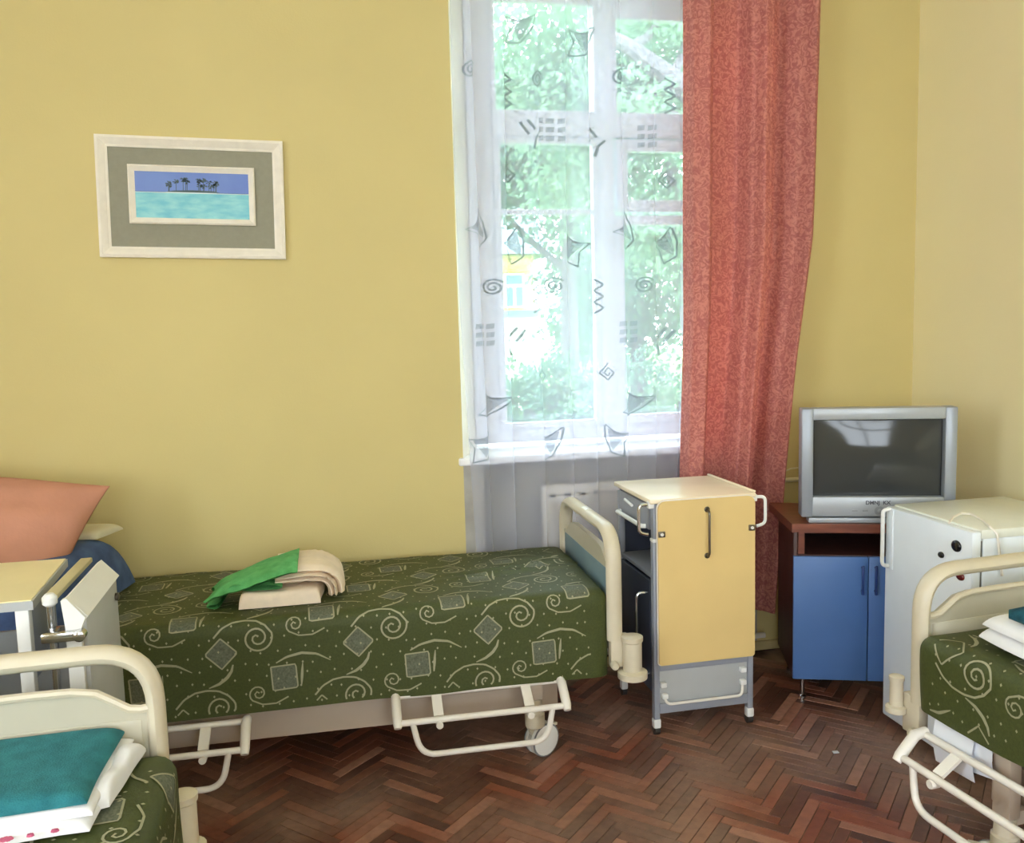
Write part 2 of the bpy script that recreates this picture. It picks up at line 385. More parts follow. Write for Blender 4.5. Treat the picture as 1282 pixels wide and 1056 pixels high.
# ------------------------------------------------------------------ window
win = thing('window_1', None, None); tag(win, kind='structure')
FY0, FY1 = OUT-0.04, OUT+0.03
fz0, fz1 = 1.03, 3.12
def fr(name, x0, x1, z0, z1, y0=FY0, y1=FY1, b=0.006): return MB().box(x0, x1, y0, y1, z0, z1, b).build(name, M_frame, win)
fr('jamb', IX0-0.01, 0.765, fz0, fz1); fr('jamb', 1.86, IX1+0.01, fz0, fz1)
fr('head', 0.765, 1.86, 3.02, fz1); fr('bottom_rail', 0.765, 1.86, fz0, 1.09)
fr('transom', 0.765, 1.86, 2.42, 2.515, FY0-0.02); fr('mullion', 1.262, 1.332, 1.09, 3.02, FY0-0.012)
def sash(x0, x1, z0, z1, wd=0.045, bars=(), y0=FY0-0.006, y1=FY0+0.03, topw=None):
    s = bpy.data.objects.new('sash', None); COL.objects.link(s); s.parent = win
    tw = topw or wd
    for a in ((x0, x0+wd, z0, z1), (x1-wd, x1, z0, z1), (x0+wd, x1-wd, z0, z0+wd), (x0+wd, x1-wd, z1-tw, z1)):
        MB().box(a[0], a[1], y0, y1, a[2], a[3], 0.005).build('rail', M_frame, s)
    zs = [z0+wd]+list(bars)+[z1-tw]
    for b in bars: MB().box(x0+wd, x1-wd, y0+0.004, y1, b-0.012, b+0.012, 0.004).build('glazing_bar', M_frame, s)
    for a, b in zip(zs[:-1], zs[1:]):
        MB().box(x0+wd-0.004, x1-wd+0.004, y0+0.018, y0+0.021, a, b).build('pane', M_glass, s)
sash(0.765, 1.262, 2.515, 3.02, 0.02); sash(1.332, 1.86, 2.515, 3.02, 0.02, topw=0.07)
sash(0.765, 1.262, 1.09, 2.42, 0.032, bars=(2.085,)); sash(1.332, 1.86, 1.09, 2.07, 0.045)
sash(1.345, 1.86, 2.085, 2.415, 0.055)
# outer leaf of the double window
fr('outer_jamb', 0.74, 0.80, fz0, fz1, OUT+0.14, OUT+0.18); fr('outer_jamb', 1.84, 1.9, fz0, fz1, OUT+0.14, OUT+0.18)
fr('outer_mullion', 1.285, 1.345, fz0, fz1, OUT+0.14, OUT+0.18); fr('outer_transom', 0.8, 1.84, 2.45, 2.53, OUT+0.14, OUT+0.18)
fr('outer_rail', 0.8, 1.84, fz0, 1.08, OUT+0.14, OUT+0.18)
for x0, x1 in ((0.8, 1.285), (1.345, 1.84)):
    for z0, z1 in ((1.08, 2.45), (2.53, 3.1)): MB().box(x0, x1, OUT+0.155, OUT+0.158, z0, z1).build('outer_pane', M_glass, win)
struct('trim_1', MB().box(OX0-0.02, OX1, 3.697, FY1, OZ0-0.03, OZ0+0.005, 0.008).box(OX0+0.02, OX1-0.02, OUT+0.03, WY+0.6, OZ0-0.03, OZ0-0.005), M_white)
# plain frames of the added windows out of view that hold the fill lights
for n, (cx, ax) in enumerate(((-1.3, 'x'), (1.2, 'x'), (-0.3, 'y'))):
    wn = thing('window_%d' % (n+2), None, None); tag(wn, kind='structure')
    for a, b, z0, z1 in ((-.7, -.64, 1, 2.9), (.64, .7, 1, 2.9), (-.03, .03, 1.06, 2.84), (-.64, .64, 1, 1.06), (-.64, .64, 2.84, 2.9), (-.64, .64, 2.2, 2.28)):
        q = MB()
        if ax == 'x': q.box(cx+a, cx+b, BY+0.02, BY+0.06, z0, z1)
        else: q.box(LX+0.02, LX+0.06, cx+a, cx+b, z0, z1)
        q.build('frame_bar', M_frame, wn, False)
# ------------------------------------------------------------------ radiator and pipes
rad = thing('radiator', 'off-white panel radiator in the niche under the window', 'radiator', (0.91, 3.745, 0.2))
MB().box(0, 0.78, 0, 0.05, 0, 0.655, 0.012).build('panel', M_rad, rad)
for k in range(11): MB().box(0.03+k*0.068, 0.068+k*0.068, -0.006, 0.004, 0.04, 0.56, 0.004).build('flute', M_rad, rad)
for k in range(11): MB().box(0.035+k*0.068, 0.062+k*0.068, -0.002, 0.003, 0.60, 0.612).build('vent_slot', M_dark, rad, False)
for x in (0.12, 0.66): MB().box(x-.02, x+.02, 0.05, 0.10, 0.1, 0.5).build('wall_bracket', M_rad, rad)
pp = [(1.62, 3.70, 0.815), (2.28, 3.70, 0.815), (2.71, 3.70, 0.80)]
tag(MB().tube(pp, 0.011, 8).build('heating_pipe', M_pipe), 'thin cream heating pipe along the wall beside the salmon curtain', 'pipe')
q = [onY(975, 607, 3.70), onY(979, 592, 3.69), onY(990, 587, 3.69), onY(999, 586, 3.70), onY(1015, 588, 3.705)]
tag(MB().tube(q, 0.004, 6).build('aerial_cable', M_pipe), 'thin pale cable on the wall left of the television', 'cable')
tag(MB().tube([(0.3, 3.66, 0.09), (1.95, 3.66, 0.09)], 0.014, 8).build('floor_pipe', M_rad), 'grey pipe low along the wall under the window', 'pipe')
# ------------------------------------------------------------------ picture
PW_, PH_ = 0.70, 0.465
pic = thing('framed_picture', 'white framed seascape print with grey mat on the yellow wall', 'picture', (-0.494, WY-0.001, 2.102))
pic.rotation_euler = (0, math.radians(1.3), 0)
def ringframe(wd, ht, bw, y_out, y_in, name, mt, par):
    m = MB()
    prof = [(0, 0), (0, y_out), (bw*0.25, y_out-0.004), (bw*0.7, (y_out+y_in)/2), (bw*0.8, y_in-0.003), (bw, y_in), (bw, 0)]
    X, Z = wd/2, ht/2
    for a in range(4):
        vs = []
        for sgn in (-1, 1):
            for d, y in prof:
                if a == 0: p = (sgn*(X-d), y, Z-d)
                elif a == 1: p = (X-d, y, -sgn*(Z-d))
                elif a == 2: p = (-sgn*(X-d), y, -(Z-d))
                else: p = (-(X-d), y, sgn*(Z-d))
                vs.append(p)
        n = len(prof); m.add(vs, [(i, i+1, n+i+1, n+i) for i in range(n-1)])
    return m.build(name, mt, par, True, 20)
ringframe(PW_, PH_, 0.042, -0.028, -0.014, 'outer_frame', M_picw, pic)
MB().box(-PW_/2+.03, PW_/2-.03, -0.010, -0.001, -PH_/2+.03, PH_/2-.03).build('mat_board', M_mat, pic, False)
inf = bpy.data.objects.new('inner_frame_group', None); bpy.data.objects.remove(inf)
fi = ringframe(0.474, 0.226, 0.024, -0.022, -0.014, 'inner_frame', M_picw, pic); fi.location = (0.0, 0, 0.012)
pr = MB().box(-0.216, 0.216, -0.0125, -0.010, -0.092, 0.012).build('print_sea', M_sea, pic, False); pr.location = (0, 0, 0.012)
pk = MB().box(-0.216, 0.216, -0.0125, -0.010, 0.010, 0.092).build('print_sky', M_sky, pic, False); pk.location = (0, 0, 0.012)
MB().box(-0.10, 0.09, -0.0128, -0.0125, 0.0085, 0.0118).build('print_beach', M_sand, pk, False)
MB().box(-0.216, 0.216, -0.0127, -0.0125, 0.008, 0.0105).build('print_horizon', M_sand, pk, False)
m = MB(); rg = random.Random(5)
m.prism([(-0.10, -0.0129, 0.0125), (0.105, -0.0129, 0.0125), (0.08, -0.0129, 0.019), (0.0, -0.0129, 0.021), (-0.07, -0.0129, 0.018)], (0, 0.0002, 0))
for k in range(16):
    x = rg.uniform(-0.09, 0.10); h = rg.uniform(0.012, 0.042)*(1-abs(x)*4)+0.012
    m.add([(x-.0012, -.0130, .014), (x+.0012, -.0130, .014), (x+.002, -.0130, .014+h), (x, -.0130, .014+h)], [(0,1,2,3)])
    for a in range(6):
        t = 2*PI*a/6+rg.uniform(0, 1); m.add([(x, -.0131, .014+h), (x+.013*math.cos(t), -.0131, .014+h+.009*math.sin(t)-.002), (x+.012*math.cos(t+.7), -.0131, .014+h+.009*math.sin(t+.7))], [(0,1,2)])
m.build('print_island', M_island, pk, False)
# ------------------------------------------------------------------ tulle and curtain
MB().tube([(0.35, 3.63, 3.2), (2.4, 3.63, 3.2)], 0.014, 10).build('x', M_white).name = 'curtain_rail'
cr_ = bpy.data.objects['curtain_rail']; tag(cr_, 'white curtain rail above the window', 'rail')
for x in (0.45, 1.4, 2.3): MB().box(x-.01, x+.01, 3.63, WY, 3.19, 3.21).build('bracket', M_white, cr_, False)
def lerp_tab(tab, z):
    for (a, va), (b, vb) in zip(tab[:-1], tab[1:]):
        if (z-a)*(z-b) <= 0: return va+(vb-va)*(z-a)/(b-a)
    return tab[0][1] if abs(z-tab[0][0]) < abs(z-tab[-1][0]) else tab[-1][1]
TL = [(3.19, 0.555), (2.27, 0.552), (1.6, 0.556), (1.05, 0.575), (0.5, 0.595)]
TR_ = [(3.19, 1.62), (1.05, 1.60), (0.5, 1.57)]
TZ0, TZ1, TYB = 0.50, 3.19, 3.69
# folds: (centre in u, width, depth)
TF = [(0.07, 0.035, 0.03), (0.19, 0.03, 0.026), (0.335, 0.045, 0.032), (0.46, 0.03, 0.03), (0.56, 0.025, 0.02), (0.69, 0.03, 0.026), (0.82, 0.035, 0.03), (0.93, 0.03, 0.03)]
def tulle_pt(u, z, off=0.0):
    a, b = lerp_tab(TL, z), lerp_tab(TR_, z)
    k = (TZ1-z)/(TZ1-TZ0)
    y = TYB
    dx = 0.0
    for i, (c, wd, d) in enumerate(TF):
        cc = c+0.012*math.sin(3*k+i); q = (u-cc)/wd
        e = math.exp(-q*q); y -= d*e*(0.75+0.25*math.sin(2.0*k+i*1.7)); dx += -q*e*0.034*(0.8+0.4*k)
    return Vector((a+(b-a)*u+dx, y+0.004*math.sin(40*u+5*k)-off, z))
def ruled(fn, us, zs):
    m = MB(); nz = len(zs); m.add([fn(u, z) for u in us for z in zs], [(i*nz+j, (i+1)*nz+j, (i+1)*nz+j+1, i*nz+j+1) for i in range(len(us)-1) for j in range(nz-1)])
    return m
tul = ruled(tulle_pt, [i/260 for i in range(261)], [TZ0+(TZ1-TZ0)*j/40 for j in range(41)]).build('tulle_curtain', M_tulle, None, True, 180)
tag(tul, 'sheer white tulle curtain with grey printed motifs hanging over the window', 'curtain')
# printed motifs, laid along the cloth
def ribbon2(m, pts, wd, mapf, step=0.01):
    P = [Vector((p[0], p[1])) for p in pts]; Q = []; W_ = []
    n = len(P)
    L = [0.0]
    for a, b in zip(P[:-1], P[1:]): L.append(L[-1]+(b-a).length)
    k = max(2, int(L[-1]/step)+1); j = 0
    for i in range(k):
        d = L[-1]*i/(k-1)
        while j < n-2 and L[j+1] < d: j += 1
        t = (d-L[j])/max(1e-9, L[j+1]-L[j]); Q.append(P[j].lerp(P[j+1], min(1, t)))
        W_.append(wd(i/(k-1)) if callable(wd) else wd)
    vs = []
    for i in range(k):
        t = (Q[min(i+1, k-1)]-Q[max(i-1, 0)]).normalized(); nn = Vector((-t.y, t.x))*W_[i]/2
        vs += [mapf(*(Q[i]+nn)), mapf(*(Q[i]-nn))]
    m.add(vs, [(2*i, 2*i+2, 2*i+3, 2*i+1) for i in range(k-1)])
def patch2(m, quad, mapf, n=6):
    a, b, c, d = [Vector(p) for p in quad]
    vs = []
    for i in range(n):
        for j in range(n):
            u, v = i/(n-1), j/(n-1); p = a*(1-u)*(1-v)+b*u*(1-v)+c*u*v+d*(1-u)*v; vs.append(mapf(p.x, p.y))
    m.add(vs, [(i*n+j, (i+1)*n+j, (i+1)*n+j+1, i*n+j+1) for i in range(n-1) for j in range(n-1)])
def tmap(x, z):
    a, b = lerp_tab(TL, z), lerp_tab(TR_, z)
    return tulle_pt(min(1, max(0, (x-a)/(b-a))), z, 0.0025)
def spiral(cx, cy, r, turns, a0=0.0, sq=1.0, n=40, sgn=1):
    return [(cx+r*(1-0.86*i/n)*math.cos(a0+sgn*2*PI*turns*i/n), cy+sq*r*(1-0.86*i/n)*math.sin(a0+sgn*2*PI*turns*i/n)) for i in range(n+1)]
mp, mq = MB(), MB()
def tpx(px, py): p = onY(px, py, 3.68); return p.x, p.z
def m_spiral(px, py, r=0.036): c = tpx(px, py); ribbon2(mp, spiral(c[0], c[1], r, 2.1, 0.6), 0.007, tmap, 0.006)
def m_rhomb(px, py, r=0.042):
    c = tpx(px, py); pts = []
    for k in range(8):
        rr = r*(1-0.11*k); a = PI/2*k+PI/2; pts.append((c[0]+rr*0.85*math.cos(a), c[1]+rr*math.sin(a)))
    ribbon2(mp, pts, 0.0065, tmap, 0.006)
def m_zig(px, py, h=0.15):
    c = tpx(px, py); pts = [(c[0]+(0.018 if k % 2 else -0.018), c[1]+h/2-h*k/6) for k in range(7)]; ribbon2(mp, pts, 0.008, tmap, 0.006)
def m_strokes(px, py, s=1):
    x, z = tpx(px, py)
    for a in (((-.06, .05), (-.03, 0.0)), ((-.035, .06), (-.005, .02)), ((.03, .01), (0, -.015), (-.012, -.06))):
        ribbon2(mp, [(x+s*p[0], z+p[1]) for p in a], 0.011, tmap, 0.008)
def m_blocks(px, py):
    x, z = tpx(px, py)
    for i in range(3):
        for j in range(3):
            a, b = x-.05+i*.036, z-.05+j*.036; patch2(mq, [(a, b), (a+.026, b+.003), (a+.028, b+.024), (a+.002, b+.022)], tmap, 3)
def m_sail(px, py, s=1, r=0):
    x, z = tpx(px, py); R_ = lambda p: (x+s*(p[0]*math.cos(r)-p[1]*math.sin(r)), z+p[0]*math.sin(r)+p[1]*math.cos(r))
    patch2(mq, [R_(p) for p in ((-.03, .035), (.045, .045), (.01, -.03), (-.005, -.045))], tmap, 5)
    ribbon2(mp, [R_(p) for p in ((-.045, .045), (0, .03), (.06, .06))], 0.005, tmap); ribbon2(mp, [R_(p) for p in ((-.05, -.06), (0, -.055), (.04, 0), (.06, .055))], 0.006, tmap)
    ribbon2(mp, [R_(p) for p in ((-.045, .045), (-.03, .0), (-.05, -.06))], 0.004, tmap)
for p in ((586, 88), (774, 97), (672, 100), (618, 360), (694, 358), (806, 357)): m_spiral(*p)
for p in ((639, 219), (836, 226), (680, 470), (762, 467)): m_rhomb(*p)
for p in ((637, 115), (669, 370), (752, 371), (838, 120)): m_zig(*p)
for p in ((668, 168, 1), (750, 178, 1), (640, 428, -1), (826, 428, -1)): m_strokes(*p)
for p in ((606, 419), (786, 415), (690, 162), (812, 170)): m_blocks(*p)
for p in ((650, 36, 1, 0), (729, 52, 1, 0), (645, 308, 1, .6), (835, 308, 1, .6), (718, 312, -1, .4), (616, 508, 1, -.4), (795, 506, 1, -.4), (602, 560, 1, .2), (692, 556, 1, .2), (770, 552, -1, .3), (600, 287, 1, .8), (784, 290, 1, .8)): m_sail(*p)
tag(mp.build('printed_motif', M_tprint, tul, False), kind='stuff'); tag(mq.build('printed_blotch', M_tpale, tul, False), kind='stuff')
# salmon curtain
CL = [(3.19, 1.535), (1.58, 1.528), (0.89, 1.505), (0.22, 1.50)]
CRt = [(3.19, 2.165), (2.7, 2.155), (1.93, 2.130), (1.38, 2.058), (0.82, 2.0), (0.22, 1.955)]
CP = [(0, 0.030), (0.05, -0.035), (0.15, -0.055), (0.185, -0.03), (0.225, 0.050), (0.42, 0.062), (0.50, -0.01), (0.56, -0.055), (0.62, -0.04), (0.675, 0.05), (0.74, 0.065), (0.86, 0.0), (0.94, -0.05), (0.975, -0.03), (1.0, 0.03)]
def smooth_tab(tab, u):
    for i in range(len(tab)-1):
        if tab[i][0] <= u <= tab[i+1][0]:
            t = (u-tab[i][0])/(tab[i+1][0]-tab[i][0]); t = t*t*(3-2*t); return tab[i][1]*(1-t)+tab[i+1][1]*t
    return tab[-1][1]
cw = wob(11, 5, 4, 12)
def curt_pt(u, z):
    a, b = lerp_tab(CL, z), lerp_tab(CRt, z); k = (3.19-z)/2.97
    uu = min(1, max(0, u+0.012*math.sin(2.2*k+6*u)*k))
    return Vector((a+(b-a)*u, 3.575+smooth_tab(CP, uu)*(0.85+0.35*k)+0.006*cw(u*2, z), z))
cur = ruled(curt_pt, [i/150 for i in range(151)], [0.24+(3.19-0.24)*j/60 for j in range(61)]).build('salmon_curtain', M_curtain, None, True, 180)
tag(cur, 'long salmon pink jacquard curtain drawn aside at the window', 'curtain')
# ------------------------------------------------------------------ beds
BW, BL = 0.78, 2.12
def footboard(par, top, kind, x0=0.0, name='footboard', sides=(-1, 1), bump=(1.0, 1.0, 0.0)):
    # plane x = x0, from y = 0 to BW; tube arch, panel with a hand slot, posts and rollers
    g = bpy.data.objects.new(name, None); COL.objects.link(g); g.parent = par
    zb = top-0.42
    arch = fillet([(x0, 0.0, zb), (x0, 0.0, top-0.02), (x0, BW, top-0.02), (x0, BW, zb)], 0.125, 9)
    am = MB().tube(arch, 0.021, 12); am.v = [(x0+(p[0]-x0)*1.4, p[1], p[2]) for p in am.v]; am.build('arch_tube', M_cream, g)
    mt = M_boardc
    pt = [(0.012, top-0.40), (BW-0.012, top-0.40)]
    edge = [(0.012, -0.150), (0.030, -0.152), (0.055, -0.148), (0.085, -0.128), (0.12, -0.105), (0.17, -0.096), (0.24, -0.094)]
    up = [(BW-y, top+z) for y, z in edge]+[(y, top+z) for y, z in edge[::-1]]
    MB().prism([(x0-0.011, y, z) for y, z in pt+up], (0.022, 0, 0)).build('panel', mt, g, True, 30)
    if kind == 'blue':
        MB().box(x0-0.014, x0+0.014, 0.03, BW-0.03, top-0.395, top-0.165, 0.006).build('inset_panel', M_boardblue, g)
        MB().tube([(x0, BW*0.5-.03, top-0.02), (x0, BW*0.5+.03, top-0.02)], 0.0235, 12).build('clasp', M_plast, g)
    else:
        MB().box(x0-0.0135, x0+0.0135, 0.03, BW-0.03, top-0.39, top-0.175, 0.004).build('inset_panel', M_boardc, g)
        rim = [(x0-0.012, y, top+z) for y, z in edge]; rim += [(x0-0.012, BW-y, top+z) for y, z in edge[::-1]]
        MB().tube(rim, 0.010, 8).build('slot_rim', M_cream, g)
    for y, s in ((0.0, -1), (BW, 1)):
        MB().box(x0-0.02, x0+0.05, y-0.018, y+0.018, zb-0.10, zb+0.02, 0.006).build('post_bracket', M_cream, g)
        if s not in sides: continue
        yc = y+s*0.035
        br, bh, bz = bump; zc_ = zb-0.115+bz
        MB().lathe([(r_*br, h_*bh) for r_, h_ in ((0.030, 0), (0.030, 0.115), (0.034, 0.12), (0.034, 0.135), (0.026, 0.138))], (x0+0.055, yc, zc_), 'z', 18).build('roller', M_cream, g)
        MB().lathe([(r_*br, h_*bh) for r_, h_ in ((0.034, -0.024), (0.047, -0.018), (0.047, 0.004), (0.032, 0.010))], (x0+0.055, yc, zc_), 'z', 20).build('bumper', M_cream, g)
        MB().lathe([(0.012, -0.013), (0.016, -0.007), (0.016, 0.007), (0.01, 0.013)], (x0-0.01, y+s*0.03, zb-0.085), 'y', 10).build('lock_knob', M_cream, g)
    return g
def castor(par, x, y, ang):
    c = bpy.data.objects.new('castor', None); COL.objects.link(c); c.parent = par; c.location = (x, y, 0); c.rotation_euler = (0, 0, ang)
    MB().lathe([(0.030, 0.115), (0.036, 0.12), (0.036, 0.165), (0.030, 0.17), (0.028, 0.22)], (0, 0, 0), 'z', 16).build('housing', M_cream, c)
    MB().prism([(-0.035, -0.008, 0.12), (0.03, -0.008, 0.12), (0.045, -0.008, 0.075), (0.02, -0.008, 0.05), (-0.02, -0.008, 0.09)], (0, 0.016, 0)).build('fork', M_cream, c)
    for s in (-1, 1):
        MB().lathe([(0.02, s*0.030), (0.048, s*0.031), (0.058, s*0.027), (0.061, s*0.018), (0.061, s*0.010)], (0.03, 0, 0.061), 'y', 24).build('wheel', M_plast, c)
        MB().lathe([(0.055, s*0.028), (0.0615, s*0.0265), (0.0615, s*0.024), (0.055, s*0.0235)], (0.03, 0, 0.061), 'y', 24).build('tyre', M_rubber, c)
    MB().beam((-0.01, 0, 0.115), (0.095, 0, 0.10), 0.03, 0.010).build('brake_pedal', M_cream, c)
def side_rail(par, x0, x1, y, s, zt, off=0.0):
    # lowered side rail: inner bar, outer bar, end arms, cross straps, hanging U handle; s = outward direction along y
    g = bpy.data.objects.new('side_rail', None); COL.objects.link(g); g.parent = par
    yi, yo = y+s*(0.005+off), y+s*(0.10+off*0.7); zi, zo = zt, zt-0.055
    MB().tube([(x0, yi, zi), (x1, yi, zi)], 0.011, 10).build('inner_bar', M_creamw, g)
    MB().tube([(x0, yo, zo), (x1, yo, zo)], 0.011, 10).build('outer_bar', M_creamw, g)
    for x in (x0, x1):
        MB().tube([(x, yi-s*0.01, zi+0.004), (x, yi+s*0.03, zi), (x, yo, zo+0.002), (x, yo+s*0.012, zo-0.012)], [0.015, 0.0165, 0.0165, 0.013], 10).build('end_arm', M_creamw, g)
    for k in (0.24, 0.78):
        x = x0+(x1-x0)*k
        MB().beam((x, yi-s*0.01, zi+0.004), (x, yo-s*0.012, zo+0.006), 0.034, 0.010).build('strap', M_creamw, g)
        MB().lathe([(0.012, -0.016), (0.013, -0.012), (0.013, 0.012), (0.012, 0.016)], (x, yo-s*0.0, zo-0.016), 'y', 12).build('clamp', M_creamw, g)
    h = fillet([(x0+0.05, yo, zo), (x0+0.075, yo+s*0.012, zo-0.115), (x1-0.075, yo+s*0.012, zo-0.115), (x1-0.05, yo, zo)], 0.055, 7)
    MB().tube(h, 0.0105, 10).build('drop_handle', M_creamw, g)
def cover_funcs(ztop, zh0, zh1, seed, L, over=(0.014, 0.014), amp=0.004):
    r = 0.045; y0, y1 = -over[0], BW+over[1]
    l1 = ztop-r-zh0; l2 = r*PI/2; l3 = (y1-y0)-2*r; l5 = ztop-r-zh1; TOT = l1+l2+l3+l2+l5
    wf = wob(seed, 7, 5, 22); wh = wob(seed+1, 4, 6, 15)
    def sec(s):
        if s < l1: return y0, zh0+s, -1, 0, 1-s/l1, -1
        s -= l1
        if s < l2: a = s/r; return y0+r-r*math.cos(a), ztop-r+r*math.sin(a), -math.cos(a), math.sin(a), 0, -1
        s -= l2
        if s < l3: return y0+r+s, ztop, 0, 1, 0, 0
        s -= l3
        if s < l2: a = s/r; return y1-r+r*math.sin(a), ztop-r+r*math.cos(a), math.sin(a), math.cos(a), 0, 1
        s -= l2
        return y1, ztop-r-s, 1, 0, min(1, s/l5), 1
    def surf(s, t, off=0.0):     # t: distance from the foot end towards the head
        y, z, ny, nz, k, side = sec(min(TOT, max(0, s)))
        d = amp*wf(s, t)+off
        hang = k*k
        if k > 0: d += 0.012*hang*wh(t*2.0, 0.3*side)
        yy, zz = y+ny*d, z+nz*d
        if k > 0: zz -= 0.010*hang*wh(t*1.3, 5+side)
        if k == 0 and nz > 0.9:     # a few creases where the cover has been pushed along
            for (cs, ct, wd, ln, h) in creases[seed]:
                q = (s-cs+0.10*(t-ct))/wd; zz += h*math.exp(-q*q-((t-ct)/ln)**2)
        return Vector((-0.035-t, yy, zz))
    return surf, TOT, l1, l2, l3
creases = {21: [(0.62, 0.30, 0.014, 0.20, 0.016), (0.70, 0.22, 0.02, 0.25, 0.012), (0.80, 0.15, 0.02, 0.16, 0.008)], 31: [], 41: []}
T_, RV = 0.45, (0.13, 0.228)
def bedspread(name, label, bed_loc, rz, ztop, zh0, zh1, seed, L, phase=(0.0, 0.0), flip=False, over=(0.014, 0.014)):
    root = thing(name, label, 'bedspread', bed_loc, rz, 'green patterned bedspreads')
    surf, TOT, l1, l2, l3 = cover_funcs(ztop, zh0, zh1, seed, L, over)
    m = MB(); ns, ntt = 84, 130
    S = [TOT*i/(ns-1) for i in range(ns)]
    cy, cz = BW/2, (zh0+zh1)/2
    rows = []
    RR = 0.05
    for k in (0.0, 0.35, 0.65, 0.85):        # end face
        rows.append([Vector((surf(0, 0).x+0.012*k, cy+(p.y-cy)*k, cz+(p.z-cz)*k)) for p in (surf(s, RR, -RR*0.8) for s in S)])
    for a in (0, 15, 30, 45, 60, 75):        # rounded end of the mattress
        a = math.radians(a)
        rows.append([Vector((surf(s, 0).x+0.012-RR*(1-math.cos(a)), p.y, p.z)) for s, p in ((s, surf(s, RR, -RR*0.8*(1-math.sin(a)))) for s in S)])
    for i in range(ntt): rows.append([surf(s, RR+(L-RR)*i/(ntt-1)) for s in S])
    vs = [p for r_ in rows for p in r_]; nr = len(rows)
    m.add(vs, [(i*ns+j, (i+1)*ns+j, (i+1)*ns+j+1, i*ns+j+1) for i in range(nr-1) for j in range(ns-1)])
    m.build('cloth', M_green, root, True, 60)
    # woven motifs follow the cloth
    ml, mf = MB(), MB()
    mp_ = lambda t, s: surf(s, t, 0.0016)
    mpf = lambda t, s: surf(s, t, 0.0010)
    sg = -1 if not flip else 1
    def inside(t, s): return 0.052 < t < L-0.01 and 0.012 < s < TOT-0.012
    def rb(c, pts, wd):
        P = [(c[0]+sg*x, c[1]+y) for x, y in pts]
        run = []
        # split at the borders of the cloth
        dense = []
        for a, b in zip(P[:-1], P[1:]):
            n = max(1, int(math.hypot(b[0]-a[0], b[1]-a[1])/0.012))
            dense += [(a[0]+(b[0]-a[0])*q/n, a[1]+(b[1]-a[1])*q/n) for q in range(n)]
        dense.append(P[-1])
        for p in dense+[None]:
            if p is not None and inside(*p): run.append(p)
            else:
                if len(run) > 2: ribbon2(ml, run, wd, mp_, 0.011)
                run = []
    def sq(c, h, ang, lw=0.005):
        q = [(c[0]+h*1.4142*math.cos(ang+PI/4+PI/2*i), c[1]+h*1.4142*math.sin(ang+PI/4+PI/2*i)) for i in range(4)]
        if all(inside(*p) for p in q): patch2(mf, q, mpf, 6)
        rb((0, 0), [(sg*p[0], p[1]) for p in q+q[:1]], lw)
    tap = lambda w0: (lambda k: w0*(0.25+0.75*math.sin(PI*min(1, 0.08+k*0.9))))
    for a in range(-3, 9):
        for b in range(-4, 9):
            t0 = a*T_+((b*RV[0]) % T_)*(-sg)*-1+phase[0]; s0 = b*RV[1]+phase[1]
            if not (-0.4 < t0 < L+0.4 and -0.3 < s0 < TOT+0.3): continue
            D = (t0, s0)
            sq(D, 0.037, PI/4)
            c = (D[0]+sg*0.115, D[1]+0.044)
            tail = [(-0.022, 0.055), (0.005, 0.085), (0.04, 0.103), (0.078, 0.108), (0.115, 0.103), (0.145, 0.085)]
            sp = spiral(0.118, 0.044, 0.052, 2.0, 0.85, 1.0, 46, -1)
            rb(D, tail+sp[2:], 0.0062)
            rb(D, [(0.036, -0.04), (0.030, -0.062), (0.014, -0.084), (-0.012, -0.102), (-0.045, -0.113)], tap(0.011))
            Q = (D[0]+sg*0.2, D[1]-0.10)
            sq(Q, 0.041, 0.05*sg)
            rb(Q, [(0.055, -0.03), (0.062, 0.045)], tap(0.009))
            rb(Q, [(-0.025, 0.052), (0.01, 0.07), (0.06, 0.08), (0.11, 0.072), (0.155, 0.045)], tap(0.009))
            s2 = spiral(-0.088, -0.048, 0.031, 1.6, -2.0, 1.0, 30, -1)
            rb(Q, [(0.01, -0.068), (-0.03, -0.087), (-0.075, -0.087)]+s2[1:], 0.0052)
    rg = random.Random(seed); stp = 0.047
    for i in range(int(L/stp)):
        for j in range(int(TOT/stp)):
            t = (i+0.5+0.5*(j % 2)*0.9)*stp+rg.uniform(-.010, .010); s = (j+0.5)*stp+rg.uniform(-.010, .010); h = 0.0038
            if inside(t, s): ml.add([mp_(t-h, s), mp_(t, s-h*1.3), mp_(t+h, s), mp_(t, s+h*1.3)], [(0,1,2,3)])
    tag(ml.build('woven_outline', M_pat, root, False), kind='stuff'); tag(mf.build('woven_fill', M_patf, root, False), kind='stuff')
    return root
